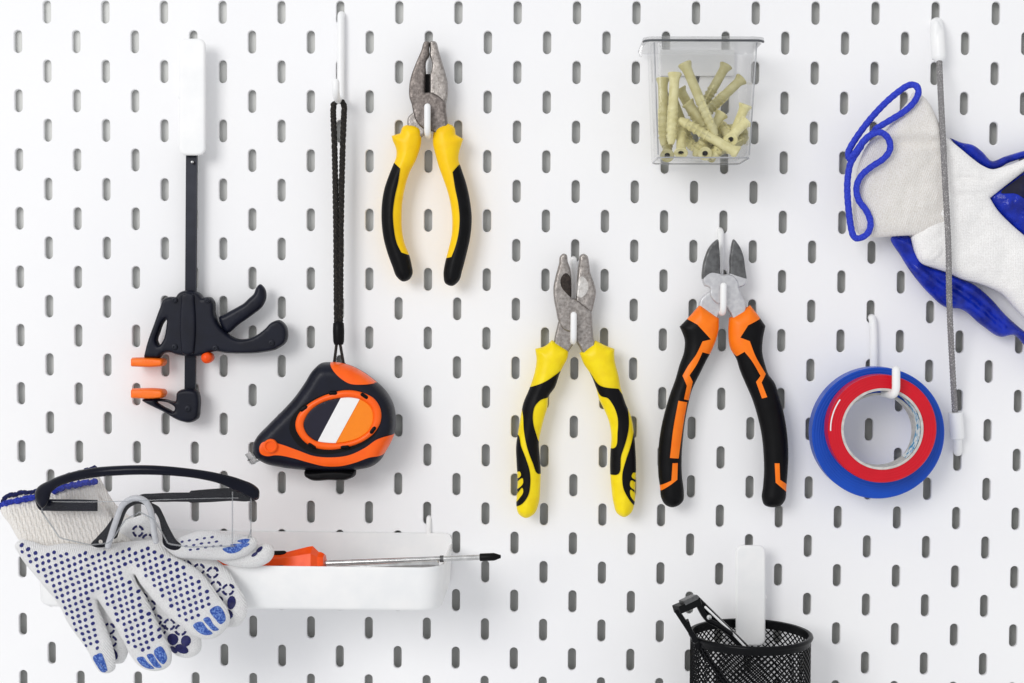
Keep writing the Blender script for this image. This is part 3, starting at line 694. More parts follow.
mb = MB(); r = 5
shell(mb, [(z0, plan(x0+2, x1-2, -7, -60, r)), (z0+2, plan(x0, x1, -5, -62, r)), ((z0+z1)/2, plan((x0+xt0)/2, (x1+xt1)/2, -4.5, -62, r)), (z1, plan(xt0, xt1, -4, -62.5, r))])
shell(mb, [(z0+2.2, plan(x0+3.5, x1-3.5, -8.5, -58.5, r)), (z0+4, plan(x0+1.6, x1-1.6, -6.6, -60.4, r)), (z1, plan(xt0+1.6, xt1-1.6, -5.6, -60.9, r))])
mb.build('container', M_clear, bt, smooth=50)
lx0, lx1 = W(642.9, 40, 64)[0], W(765.2, 40, 64)[0]
M_rim = mat('grey_translucent_rim', (92, 94, 97), 0.25, 0, (76, 78, 82), 60)
mb = MB(); shell(mb, [(z1+0.3, plan(lx0+2, lx1-2, -3.2, -64, 6)), (z1+0.2, plan(lx0+0.5, lx1-0.5, -3, -65.5, 6)), (z1+1.2, plan(lx0, lx1, -3, -66, 6)), (z1+2.2, plan(lx0+0.4, lx1-0.4, -3, -65.6, 6)), (z1+2.6, plan(lx0+2, lx1-2, -4, -64, 6))])
v = plan(lx0+2, lx1-2, -4, -64, 6); mb.add([(x, y, z1+2.6) for x, y in v], [tuple(range(len(v)))])
lid = mb.build('lid', M_lid, bt, smooth=50)
mb = MB(); q_ = plan(lx0+0.6, lx1-0.6, -3.4, -65.4, 6); mb.tube([(x, y, z1-0.1) for x, y in q_[18:]+q_[:6]], 0.75, 8)
mb.build('rim', M_rim, lid)
M_edge = mat('pale_translucent_edge', (172, 174, 177), 0.2, 0, (150, 152, 156), 60)
mb = MB(); q_ = plan(x0+0.8, x1-0.8, -7, -61.2, 5); mb.tube([(x, y, z0+0.9) for x, y in q_], 0.5, 8, closed=True)
for sx in (0, 1):
    xb_, xt_ = (x0+0.9, xt0+0.9) if sx == 0 else (x1-0.9, xt1-0.9)
    mb.tube([(xb_, -60.2, z0+3), (xt_, -60.6, z1-1)], 0.45, 8)
mb.build('container_edge', M_edge, bt)
mb = MB(); mb.tube(curve3([(lx0+3, -60, z1), (lx0+0.5, -60, z1-1.5), (lx0-1.2, -60, z1-6), (lx0-1.0, -60, z1-9)], 1), 1.0, 8); mb.build('latch', M_lid, bt)
mb = MB(); mb.box((xt0+8, -3.8, z1-14), (xt1-8, -0.3, z1+3.2), bev=0.8); mb.build('bracket', M_white, bt)

def make_plug():
    """wall plug along local +x: flared collar at the origin end, ribbed expanding tip"""
    mb = MB(); r = 3.1
    prof = [(1.6, 0.01), (1.6, 1.7), (0.2, 2.0), (0.0, 4.1), (0.5, 4.5), (1.2, 4.4), (3.2, 3.4), (5, r), (20, r)]
    t = 20
    for k in range(5): prof += [(t+0.6, r), (t+1.0, r+0.55), (t+2.6, r-0.35)]; t += 3.4
    prof += [(t+0.5, r*0.85), (t+2.5, r*0.55), (t+2.5, 0.01)]
    mb.lathe((0, 0, 0), (1, 0, 0), prof, 18)
    o = mb.build('wall_plug', M_dowel, at=(0, 0, 0), smooth=40)
    v0 = len(o.data.vertices)
    mb2 = MB()
    for s in (-1, 1):
        mb2.box((18, -0.55, s*2.6-0.8), (33, 0.55, s*2.6+0.8), bev=0.2)
    f = mb2.build('fin', M_dowel, o)
    mb3 = MB(); mb3.lathe((0, 0, 0), (1, 0, 0), [(1.55, 0.01), (1.55, 1.75), (0.9, 1.85)], 14); h = mb3.build('bore', M_gapdk, o)
    return o
plug0 = make_plug(); used = [False]
def plug(p0, d0, p1, d1, label, roll_=0.0, length=None):
    a = W(620+p0[0]/4.018, 20+p0[1]/4.018, d0); b_ = W(620+p1[0]/4.018, 20+p1[1]/4.018, d1)
    if not used[0]: o = plug0; used[0] = True
    else:
        o = plug0.copy(); COL.objects.link(o)
        for ch in plug0.children:
            c2 = ch.copy(); COL.objects.link(c2); c2.parent = o
    o.location = wm(a); q = Vector(b_-a).to_track_quat('X', 'Z'); o.rotation_mode = 'QUATERNION'
    o.rotation_quaternion = q @ Matrix.Rotation(roll_, 3, 'X').to_quaternion()
    s = np.linalg.norm(b_-a)/39.5; s = min(max(s, 0.85), 1.3)
    o.scale = (s, 1, 1)
    tag(o, label, 'wall plug', 'beige wall plugs in the clear box')
for a in [((258, 172), 50, (385, 470), 52, 'beige wall plug with the highest collar, slanting down to the right'),
          ((220, 212), 50, (205, 500), 52, 'beige wall plug standing almost upright in the left of the box'),
          ((428, 180), 22, (320, 370), 24, 'beige wall plug at the back leaning right, collar under the lid'),
          ((490, 235), 26, (340, 380), 30, 'beige wall plug at the back right, lower of the two leaning right'),
          ((238, 275), 36, (330, 440), 34, 'beige wall plug half hidden behind the highest plug'),
          ((245, 536), 56, (248, 415), 36, 'beige wall plug at the bottom left, bore facing out, its tip rising'),
          ((342, 538), 56, (345, 470), 20, 'beige wall plug lying at the bottom middle, bore facing out'),
          ((474, 535), 55, (238, 400), 50, 'beige wall plug lying across the bottom with its collar at the right corner'),
          ((446, 482), 54, (405, 420), 20, 'beige wall plug with its bore facing out above the right corner'),
          ((505, 340), 40, (440, 500), 34, 'beige wall plug leaning on the right wall of the box'),
          ((172, 232), 40, (176, 505), 40, 'beige wall plug upright against the left wall of the box'),
          ((190, 546), 54, (190, 470), 20, 'beige wall plug end in the bottom left corner of the box'),
          ((360, 548), 46, (510, 470), 26, 'beige wall plug lying under the others at the bottom right'),
          ((205, 300), 30, (290, 520), 26, 'beige wall plug leaning behind the upright ones at the left'),
          ((410, 375), 40, (305, 540), 44, 'beige wall plug standing on its tip in the middle of the heap'),
          ((200, 440), 30, (330, 530), 40, 'beige wall plug showing between the two bottom left collars'),
          ((500, 440), 24, (360, 520), 30, 'beige wall plug low at the back right of the box'),
          ((270, 330), 46, (400, 500), 44, 'beige wall plug lying along the highest plug, half covered'),
          ((510, 405), 48, (400, 515), 50, 'beige wall plug in the bottom right corner, collar against the wall'),
          ((300, 520), 40, (440, 440), 30, 'beige wall plug buried in the middle of the heap')]:
    plug(*a, roll_=rnd.uniform(0, 3))

# ---------------------------------------------------------------- tray
ty1 = 88; tzt = W(300, 566.5, ty1)[2]; tzb = W(300, 610.5, ty1)[2]; txl = W(33, 600, ty1)[0]-1; txr = W(443.3, 585, ty1)[0]
tt = thing('tray', ((txl+txr)/2, -45, tzb), 'long white plastic tray under the gloves holding a screwdriver', 'tray')
def tplan(inset, zz=0):
    o = []
    xa, xb, yb, ya = txl+inset, txr-inset, -ty1+inset, -1.5-inset*0.5
    r = max(16-inset, 3)
    for cx, cy, a0, rr in ((xb-r, yb+r, -90, r), (xb-1, ya-1, 0, 1), (xa+1, ya-1, 90, 1), (xa+r, yb+r, 180, r)):
        for i in range(9):
            a = math.radians(a0+90*i/8); o.append((cx+math.cos(a)*rr, cy+math.sin(a)*rr))
    return o
mb = MB()
shell(mb, [(tzb, tplan(3.5)), (tzb+0.8, tplan(2.2)), (tzb+2.5, tplan(1.2)), (tzt-2, tplan(0.2)), (tzt-0.6, tplan(0)), (tzt, tplan(0.5)), (tzt, tplan(1.4)), (tzt-0.6, tplan(1.9)), (tzb+6, tplan(2.6)), (tzb+3, tplan(4.0)), (tzb+2.2, tplan(6.5))])
v = tplan(6.5); mb.add([(x, y, tzb+2.2) for x, y in v], [tuple(range(len(v)))])
mb.build('bowl', M_white, tt, smooth=50)
bz = W(300, 532, 3)[2]; bxr = W(452, 540, 2)[0]
mb = MB(); mb.prism([(txl+2, -3.2, tzb+2), (bxr-1, -3.2, tzb+2), (bxr, -3.2, bz-4), (bxr-1.5, -3.2, bz-1), (bxr-4, -3.2, bz), (txl+6, -3.2, bz), (txl+2, -3.2, bz-4)], (0, 2.4, 0), bev=0.3)
mb.build('back_plate', M_white, tt)
mb = MB(); hp = W(428.5, 519, 3); mb.tube(curve3([(hp[0], 3.5, hp[2]), (hp[0], 0, hp[2]), (hp[0], -1.2, hp[2]-4), (hp[0], -1.2, hp[2]-9), (hp[0], -1.2, hp[2]-14)], 1.5), 1.7, 12); mb.build('hanger', M_white, tt)

# ---------------------------------------------------------------- screwdrivers lying in the tray
sd = thing('screwdriver', W(322, 560, 66), 'orange handled screwdriver lying in the tray with its dark tip over the right edge', 'screwdriver', 'screwdrivers in the tray')
pa, pb = W(206, 571, 66), W(322, 563.5, 70)
tip = W(501, 556.5, 74)
ax = Vector(pb-pa).normalized(); L = (Vector(pb)-Vector(pa)).length
mb = MB(); mb.lathe(pa, pb, [(0, .1), (0.2, 6), (2, 9), (8, 10.5), (L-40, 9.0), (L-26, 8.2), (L-8, 11.4), (L-5, 11.6), (L-1.5, 7.6), (L, 7.4), (L+2.0, 6.2), (L+2.0, .1)], 8)
hd = mb.build('handle', M_red_or, sd, smooth=25)
mb = MB()
for k in (-1, 0, 1, 2):
    u_ = Vector((0, 0, 1)); u_ = (u_-ax*u_.dot(ax)).normalized(); v_ = ax.cross(u_); a = k*math.pi/2
    dirn = u_*math.cos(a)+v_*math.sin(a)
    p0_ = Vector(pa)+ax*12+dirn*9.6; p1_ = Vector(pa)+ax*(L-24)+dirn*8.0
    mb.tube([p0_, (p0_+p1_)/2, p1_], 1.9, 8)
mb.build('grip_strips', M_black, hd)
mb = MB(); mb.tube([pb, (pb+tip)/2, pb+(tip-pb)*0.9], 1.8, 16, caps=False); mb.build('shaft', M_steel, sd)
mb = MB(); q0 = pb+(tip-pb)*0.882; Lq = np.linalg.norm(tip-q0)
mb.lathe(q0, tip, [(0, .1), (0, 2.2), (0.6, 2.5), (Lq-4.5, 2.5), (Lq-3.2, 2.1), (Lq-1, 1.3), (Lq-0.2, 1.1), (Lq, .1)], 16); mb.build('tip', M_black, sd)
mb = MB(); qq = pb+(tip-pb)*0.665; mb.lathe(qq, tip, [(-.5, 1.8), (-.4, 2.2), (1.8, 2.2), (1.9, 1.8)], 16); mb.build('collar', M_blade, sd)
s2 = thing('screwdriver', W(330, 575, 78), 'thin steel driver shaft lying below the orange screwdriver in the tray', 'screwdriver', 'screwdrivers in the tray')
mb = MB(); mb.tube([W(250, 580, 76), W(345, 568, 80), W(436, 563.5, 80)], 2.0, 14); mb.build('shaft', M_steel, s2)
mb = MB(); mb.lathe(W(180, 588, 72), W(256, 580, 76), [(0, .1), (0, 6), (3, 8), (30, 7), (44, 6), (46, 3), (46, .1)], 12); mb.build('handle', M_black, s2)

# ---------------------------------------------------------------- mesh cup
cd_ = 48; cc = W(750.4, 634.2, cd_); CR = 60.8*kpp(cd_)-1.4; cx, cz = cc[0], cc[2]; cy = -cd_
cup = thing('mesh_cup', (cx, cy, cz-98), 'black wire mesh cup clipped to the board at the bottom edge', 'cup')
mb = MB(); mb.lathe((cx, cy, cz), (cx, cy, cz+1), [(-4.6, CR-0.5), (-4.6, CR+0.4), (-1.6, CR+0.7), (-1.4, CR+1.6), (-0.2, CR+2.1), (1.0, CR+1.7), (1.5, CR+0.5), (1.1, CR-0.8), (0, CR-1.0), (-1.2, CR-0.6), (-4.6, CR-0.5)], 72)
mb.build('rim', M_mesh, cup, smooth=50)
mb = MB(); NW = 56; H = 94; turns = 0.42
for s_ in (-1, 1):
    for i in range(NW):
        path = []
        for k in range(31):
            t = k/30; a = 2*math.pi*(i/NW+s_*turns*t); rr_ = CR*(1+0.01*t)+(0.22 if s_ > 0 else -0.22)
            path.append((cx+math.cos(a)*rr_, cy+math.sin(a)*rr_, cz-3-H*t))
        mb.tube(path, 0.48, 4, caps=False)
mb.build('mesh_wall', M_mesh, cup, smooth=60)
mb = MB(); mb.lathe((cx, cy, cz-98), (cx, cy, cz), [(0, .1), (0, CR*1.0), (1.5, CR*1.0), (2, CR*0.97), (1.5, .1)], 48); mb.build('base', M_mesh, cup)
ct = clip('white clip holding the black mesh cup', 735.6, 765.4, 545, 645.5, 14, (751, 546))
# folding tool standing in the cup
E4 = lambda x, y, d: W(660+x/6.83, 583+y/6.83, d)
ft = thing('folding_tool', E4(240, 400, 60), 'black folding metal tool sticking out of the mesh cup to the left', 'tool')
mb = MB(); mb.bar(E4(108, 178, 66), E4(250, 395, 64), 3.2, 6, bev=0.5); mb.bar(E4(185, 255, 66.5), E4(232, 395, 64), 2.2, 5, bev=0.4); mb.bar(E4(240, 390, 64), E4(470, 720, 50), 3.4, 6, bev=0.5)
mb.build('arm', M_mesh, ft)
mb = MB(); mb.tube(curve3([E4(248, 118, 60), E4(300, 215, 60), E4(345, 262, 60), E4(400, 290, 60), E4(480, 345, 58)], 2), [1.9]*len(curve3([E4(248, 118, 60), E4(300, 215, 60), E4(345, 262, 60), E4(400, 290, 60), E4(480, 345, 58)], 2)), 8)
mb.bar(E4(240, 108, 58), E4(600, 462, 46), 5.2, 5, bev=0.5); mb.build('arm', M_mesh, ft)
mb = MB(); mb.tube(curve3([E4(310, 165, 62), E4(380, 232, 61), E4(470, 318, 58), E4(585, 438, 53)], 2), 0.75, 8); mb.build('edge', M_white, ft)
mb = MB(); mb.bar(E4(112, 182, 68), E4(258, 120, 60), 5.0, 9, bev=0.6); mb.build('hinge_block', M_mesh, ft)
mb = MB(); mb.bar(E4(150, 136, 67), E4(240, 92, 62), 3.0, 7, bev=0.4); mb.build('hinge_plate', M_blade, ft)
mb = MB(); pcap = E4(335, 232, 63); mb.lathe(pcap, pcap+np.array([0, -1, 0]), [(0, .1), (0, 1.6), (1, 1.6), (1.4, .1)], 12); mb.build('rivet', M_steel, ft)

# ---------------------------------------------------------------- blue and white glove
G = lambda p: Zm(840, 75, 2.484, p)
bg = thing('glove', W(949, 200, 20), 'white knit glove with blue latex palm held under the grey elastic cord', 'glove', 'work gloves')
def dome(P, cx_, cy_, sx, sy, a):
    return a*np.exp(-((P[:, 0]-cx_)/sx)**2-((P[:, 1]-cy_)/sy)**2)
rub = puff('palm', G([(128, 402), (150, 396), (172, 400), (188, 436), (214, 472), (262, 488), (292, 502), (332, 520), (372, 553), (410, 595), (457, 636), (520, 680), (560, 740), (500, 730), (455, 668), (430, 646), (402, 651), (352, 622), (300, 582), (262, 577), (228, 550), (190, 508), (152, 452)]), 12, 7, 8, M_rubber, bg, wrinkle=2.0, wfreq=0.07, seed=3, back=0.8, gstep=2.2,
    hfun=lambda P: 2.0*np.sin((-0.61*P[:, 0]+0.79*P[:, 1])*0.45+0.8*np.sin(P[:, 0]*0.06)))
rub2 = puff('palm', G([(370, 306), (410, 272), (470, 232), (560, 200), (620, 260), (600, 450), (500, 430), (455, 398), (420, 368), (388, 335)]), 15, 6, 12, M_rubber, bg, wrinkle=3.5, wfreq=0.09, seed=4, gstep=2.2)
inlay('opening', [G([(396, 294), (430, 264), (470, 238), (560, 215), (600, 300), (520, 330), (470, 322), (430, 296)])], rub2, 0.2, M_latexin, rub2.obj)
puff('palm', G([(272, 156, 1), (300, 167), (330, 174), (352, 190), (376, 213), (410, 202), (457, 188), (560, 170), (560, 205), (457, 207), (420, 218), (382, 236), (354, 228), (326, 208), (298, 186)]), 12, 5, 5, M_rubber, bg, wrinkle=0.6, wfreq=0.1, seed=5)
backp = puff('back_of_hand', G([(238, 135, 1), (255, 150), (270, 160), (298, 182), (328, 207), (352, 224), (378, 234), (404, 228), (470, 204, 1), (560, 190, 1), (560, 200, 1), (478, 226), (420, 268), (372, 306, 1), (388, 332), (420, 366), (457, 398), (500, 430), (560, 440, 1), (580, 700, 1), (520, 660), (457, 604), (430, 575), (402, 545), (350, 520), (300, 506), (270, 492), (235, 480), (200, 466), (185, 440), (176, 405, 1), (240, 300)]), 18, 8, 12, M_knit, bg, wrinkle=2.2, wfreq=0.045, seed=6, back=0.6,
    hfun=lambda P: -4.5*np.exp(-((P[:, 0]-(1000+(P[:, 1]-298)*0.82))/3.0)**2)*((P[:, 1] > 292) & (P[:, 1] < 345))-1.6*np.exp(-((P[:, 1]-(178+0.08*(P[:, 0]-950)))/2.2)**2)*(P[:, 0] < 990)-1.4*np.exp(-((P[:, 1]-(196-0.05*(P[:, 0]-950)))/2.2)**2)*(P[:, 0] < 985))
cf = puff('cuff', G([(186, 42), (205, 52), (222, 72), (240, 108), (256, 150), (263, 220), (266, 300), (264, 378), (240, 386), (200, 396), (140, 400), (72, 402), (45, 395), (32, 350), (36, 280), (45, 225), (70, 170), (110, 140), (140, 100), (165, 70)]), lambda P: 22-3*np.clip((P[:, 1]-130)/40, 0, 1), 7, 9, M_cuffknit, bg, wrinkle=2.0, wfreq=0.05, seed=8, back=0.6,
    hfun=lambda P: -4.0*np.exp(-((P[:, 1]-(143-0.02*(P[:, 0]-900)))/5)**2)*(P[:, 0] > 870))
puff('cuff_fold', G([(196, 440), (215, 415), (250, 394), (264, 400), (266, 430), (255, 455), (225, 468), (205, 462)]), 21, 5, 6, M_knit, bg, wrinkle=1.0, wfreq=0.1, seed=9)
tp = [((185, 92), 26), ((150, 102), 24), ((122, 122), 22), ((92, 138), 24), ((60, 165), 26), ((40, 192), 26), ((24, 206), 26), ((19, 194), 26), ((35, 165), 26), ((70, 115), 26), ((110, 72), 26), ((145, 42), 27), ((172, 26), 28), ((188, 26), 30), ((196, 42), 31), ((184, 68), 31), ((160, 90), 30), ((125, 112), 29), ((100, 128), 29), ((88, 140), 28)]
tp = [((88, 138), 24), ((60, 165), 24), ((40, 190), 25), ((26, 207), 26), ((20, 195), 26), ((34, 166), 26), ((70, 116), 26), ((110, 72), 26), ((146, 41), 27), ((172, 25), 28), ((189, 27), 30), ((195, 43), 31), ((184, 67), 31), ((160, 90), 30), ((125, 112), 29), ((88, 134), 28)]
tp2 = [((24, 208), 27), ((40, 190), 29), ((60, 162), 31), ((80, 147), 32), ((103, 143), 33), ((121, 160), 33), ((124, 185), 33), ((108, 208), 32), ((78, 228), 31), ((53, 250), 30), ((41, 278), 29), ((46, 310), 29), ((66, 338), 29), ((76, 368), 29), ((68, 394), 28), ((45, 406), 28), ((31, 394), 28), ((22, 340), 28), ((18, 280), 28), ((22, 236), 27), ((30, 212), 27), ((52, 178), 27)]
mb = MB()
for q in (tp, tp2):
    c_ = curve3([W(840+a/2.484, 75+b_/2.484, d) for (a, b_), d in q], 1.2)
    mb.tube(c_, [2.15+0.12*math.sin(i*1.9) for i in range(len(c_))], 10)
mb.build('blue_trim', M_trim, bg, smooth=60)

# ---------------------------------------------------------------- elastic cord over the glove
ec = thing('elastic_cord', W(937, 20, 6), 'grey elastic cord with white end pieces stretched down over the white and blue glove', 'elastic cord')
mb = MB(); pts = [W(939.0, 52, 8), W(940.5, 90, 20), W(943.5, 150, 31), W(945.5, 190, 34), W(948.3, 243, 34), W(949.3, 300, 28), W(951.5, 350, 18), W(955, 413, 9)]
c_ = curve3(pts, 0.7)
for ph in np.arange(8)*math.pi/4:
    pass
mb.tube(c_, [1.95+0.16*math.sin(i*2.1) for i in range(len(c_))], 12); mb.build('cord', M_elastic, ec, smooth=60)
mb = MB(); mb.tube(curve3([W(937, 24, -4), W(936.5, 24, 3), W(937.5, 30, 8), W(938.5, 40, 9.5), W(939.2, 57, 10)], 1), [2.6]*0 or 4.2, 16)
mb.build('end_cap', M_white, ec)
puff('end_cap', [(936, 20), (940, 24), (944, 36), (944.5, 50), (943, 60, 1), (932, 60, 1), (931, 48), (930.5, 34), (932.5, 23)], 9, 4.0, 3.5, M_white, ec)
mb = MB(); mb.lathe(W(955.3, 412, 9), W(957.6, 440, 7), [(0, .1), (0, 4.3), (1, 4.8), (17.5, 4.8), (18, 4.2), (18, .1)], 20); mb.build('end_cap', M_white, ec)
mb = MB(); mb.tube([W(957.5, 438, 7), W(957.8, 450, 5), W(957.8, 452, 2)], 2.9, 12); mb.build('end_pin', M_white, ec)

# ---------------------------------------------------------------- dotted work gloves on the tray
H = lambda p: Zm(0, 520, 3.938, p)
def gdepth(P):
    # the glove lies over the tray's front rim and hangs down in front of it
    t = np.clip((P[:, 1]-540)/45, 0, 1); s = np.clip((P[:, 0]-60)/150, 0, 1)
    return 94+16*t-2*s
def lattice(poly, sp, ang, r, base, ry=1.0, jitter=0.25):
    lp = smooth_loop(poly, 3.0); o = []
    c_, s_ = math.cos(ang), math.sin(ang); ctr = lp.mean(0)
    for i in range(-40, 41):
        for j in range(-40, 41):
            x = (i+0.5*(j % 2))*sp; y = j*sp*0.6
            p = np.array([[ctr[0]+x*c_-y*s_+rnd.uniform(-jitter, jitter), ctr[1]+x*s_+y*c_+rnd.uniform(-jitter, jitter)]])
            if inside(p, lp)[0]: o.append(circ(p[0, 0], p[0, 1], r*rnd.uniform(0.85, 1.1), 8, r*ry*rnd.uniform(0.85, 1.1), ang))
    return o
g2 = thing('glove', W(150, 600, 95), 'white knit glove with navy ring prints lying under the dotted glove', 'glove', 'work gloves')
back_out = H([(250, 70), (420, 30), (520, -8), (570, -20), (620, 10), (660, 70), (720, 105), (820, 140), (860, 162), (900, 200), (940, 262), (972, 335), (966, 388), (934, 418), (890, 420), (830, 380), (780, 330), (770, 400), (793, 470), (788, 518), (745, 542), (692, 530), (655, 480), (600, 410), (560, 340), (520, 330), (500, 400), (505, 470), (502, 530), (484, 562), (455, 565), (428, 500), (400, 430), (370, 330), (300, 200)])
d2 = lambda P: gdepth(P)-10
gb = puff('hand', back_out, d2, 5.5, 8, M_terry, g2, wrinkle=1.6, wfreq=0.08, seed=11, back=0.6)
th2 = puff('thumb', [(214, 556), (235, 550), (258, 545), (266, 543.5), (273, 547), (274.3, 553), (270, 561), (261, 566), (248, 568), (236, 566.5), (224, 563)], 92, 6.5, 5.5, M_terry, g2, wrinkle=0.6, wfreq=0.1, seed=12)
def ringmark(x, y, r, a0, a1, t=1.0, n=7):
    A = np.linspace(a0, a1, n); o = [(x+math.cos(a)*r, y+math.sin(a)*r) for a in A]; i_ = [(x+math.cos(a)*(r-t), y+math.sin(a)*(r-t)) for a in A[::-1]]
    return np.array(o+i_)
rm = []
def rings(x, y, r=6.0):
    x, y = x/3.938, 520+y/3.938
    for a in (0.25, 1.82, 3.39, 4.96): rm.append(ringmark(x, y, r, a, a+1.15, 2.2))
for x, y in ((552, 38), (592, 70), (740, 175), (792, 187), (845, 200), (803, 243), (857, 255), (905, 268), (600, 330), (625, 385), (676, 403), (640, 425), (720, 425), (570, 300), (440, 420), (448, 470)): rings(x, y)
def blob(x, y, r, ry, a=0): return circ(x/3.938, 520+y/3.938, r/3.938, 12, ry/3.938, a)
blobs = [blob(918, 318, 17, 26, 0.1), blob(905, 362, 22, 18, 0.5), blob(872, 308, 14, 16), blob(688, 462, 22, 24), blob(740, 468, 20, 22, 0.3), blob(724, 500, 28, 18, 0.4), blob(690, 505, 18, 13, 0.6), blob(458, 520, 15, 24, -0.3), blob(440, 498, 12, 16)]
inlay('ring_print', rm, gb, 0.35, M_navyprint, gb.obj)
inlays('fingertip_print', blobs, gb, 0.37, M_navyprint, gb.obj)
inlays('navy_print', [circ(261, 548, 3.8, 12, 1.9, -0.7), circ(256.5, 552.5, 3.6, 12, 1.6, -0.6)], th2, 0.3, M_navyprint, th2.obj)

g1 = thing('glove', W(150, 580, 105), 'white knit glove with blue dots and blue fingertips draped over the tray front', 'glove', 'work gloves')
front = H([(62, 92), (80, 140), (118, 192), (148, 228), (178, 265), (213, 305), (243, 350), (264, 395), (290, 435), (320, 475), (348, 515), (370, 560), (395, 596), (428, 603), (452, 588), (455, 555), (445, 500), (425, 440), (402, 380), (386, 335), (384, 312), (402, 336), (432, 382), (462, 432), (490, 482), (515, 532), (548, 572), (592, 592), (640, 590), (670, 570), (677, 530), (665, 488), (640, 440), (611, 380), (580, 312), (553, 268), (535, 240), (531, 214), (552, 247), (592, 298), (632, 345), (680, 392), (722, 424), (760, 452), (802, 466), (850, 462), (890, 430), (906, 390), (895, 348), (860, 298), (820, 240), (780, 196), (742, 170), (700, 148), (660, 120), (640, 85), (560, 80), (480, 88), (380, 100), (250, 92), (180, 100), (120, 82), (80, 78)])
gf = puff('hand', front, gdepth, 6.0, 9, M_terry, g1, wrinkle=1.9, wfreq=0.075, seed=21, back=0.6, gstep=2.6)
thumb = H([(640, 92), (662, 118), (700, 145), (760, 152), (820, 156), (880, 158), (940, 150), (985, 128), (1012, 100), (1015, 80), (990, 64), (940, 56), (890, 52), (840, 42), (790, 42), (740, 56), (700, 70), (660, 76)])
ft_ = puff('thumb', thumb, 99, 7.0, 7, M_terry, g1, wrinkle=0.7, wfreq=0.08, seed=22, back=0.7)
dots = lattice(H([(85, 92), (130, 170), (200, 250), (250, 330), (300, 410), (360, 500), (400, 500), (395, 420), (375, 350), (360, 290), (400, 280), (440, 340), (490, 420), (530, 505), (600, 495), (640, 455), (600, 370), (560, 290), (520, 230), (500, 190), (540, 180), (590, 230), (650, 300), (700, 360), (760, 390), (820, 340), (850, 310), (790, 230), (720, 175), (640, 120), (600, 105), (480, 110), (300, 120), (160, 112)]), 8.0, 0.5, 1.9, gf)
inlay('blue_dots', dots, gf, 0.35, M_dot, gf.obj)
inlay('blue_dots', lattice(H([(712, 92), (750, 64), (800, 52), (860, 62), (895, 78), (870, 108), (800, 110), (740, 108)]), 7.6, -0.15, 1.8, ft_, 0.6), ft_, 0.3, M_dot, ft_.obj)
inlays('fingertip_print', [H([(376, 530), (386, 522), (408, 560), (424, 592), (412, 594), (392, 570)]), H([(394, 518), (406, 514), (424, 548), (430, 588), (412, 562)]),
    H([(548, 535), (572, 530), (592, 552), (614, 578), (590, 578), (562, 562)]), H([(590, 520), (604, 518), (628, 548), (642, 574), (624, 574), (604, 552)]), H([(616, 505), (640, 490), (656, 510), (662, 548), (652, 560), (634, 545)]),
    H([(770, 405), (800, 392), (824, 418), (844, 440), (815, 446), (785, 430)]), H([(812, 378), (828, 372), (852, 402), (868, 426), (850, 428), (830, 408)]), H([(836, 345), (864, 332), (888, 360), (892, 392), (880, 402), (856, 380)])], gf, 0.4, M_pad, gf.obj)
inlays('fingertip_print', [H([(886, 106), (908, 98), (966, 101), (952, 114), (905, 121)]), H([(915, 91), (950, 85), (990, 89), (984, 94.5), (935, 95)]), H([(942, 77), (970, 69), (990, 73), (985, 80), (955, 81.5)])], ft_, 0.35, M_pad, ft_.obj)
# cuff of the front glove with ribs, then its blue edge
K = lambda p: Zm(0, 440, 6.208, p)
cuff_out = K([(0, 400, 1), (60, 370), (130, 345), (220, 330, 1), (300, 300), (440, 262), (590, 258, 1), (612, 330), (665, 440), (750, 560), (840, 660), (700, 690), (500, 700), (300, 690), (180, 680), (120, 620), (60, 520), (10, 450)])
cu = puff('cuff', cuff_out, lambda P: 80+8*np.clip((P[:, 1]-490)/50, 0, 1), 4.5, 7, M_cuffknit, g1, wrinkle=0.6, wfreq=0.05, seed=31, back=0.6, gstep=1.6,
    hfun=lambda P: 0.8*np.sin((P[:, 0]*0.93-P[:, 1]*0.36)*1.35))
def fuzzy(mb, pts, r, seed):
    rr = random.Random(seed); c_ = curve3([W(x/6.208, 440+y/6.208, d) for x, y, d in pts], 1.0)
    c_ = [q+np.array([0, rr.uniform(-.4, .4), rr.uniform(-.5, .5)]) for q in c_]
    mb.tube(c_, [r*(0.8+0.45*rr.random()) for _ in c_], 7)
mb = MB(); fuzzy(mb, [(-30, 425, 82), (10, 405, 84), (60, 385, 86), (120, 372, 87), (180, 362, 88), (240, 350, 87)], 1.9, 1); fuzzy(mb, [(330, 318, 86), (400, 290, 86), (480, 275, 86), (590, 262, 85)], 1.9, 2)
M_blueyarn = mat('blue_yarn', (44, 62, 176), 0.85, 0, (30, 40, 130), 900, 0.6, 1500)
mb.build('blue_edge', M_blueyarn, cu.obj)
M_navyyarn = mat('navy_yarn', (26, 34, 92), 0.85, 0, (18, 22, 60), 900, 0.6, 1500)
mb = MB(); fuzzy(mb, [(20, 385, 76), (40, 350, 78), (100, 335, 80), (160, 325, 81), (230, 318, 81), (330, 270, 82), (400, 228, 82), (480, 205, 82), (560, 182, 82), (596, 172, 81)], 1.5, 3)
mb.build('cuff_edge', M_navyyarn, g2)
ci = puff('cuff', K([(40, 350, 1), (230, 318), (330, 275), (480, 212), (596, 175, 1), (640, 270), (720, 400), (860, 510), (1000, 590), (1100, 700), (900, 720), (700, 600), (300, 500), (100, 450)]), 76, 5, 8, M_cuffknit, g2, wrinkle=1.2, wfreq=0.05, seed=33, back=0.6, gstep=1.8, hfun=lambda P: 0.7*np.sin((P[:, 0]*0.9-P[:, 1]*0.4)*1.35))

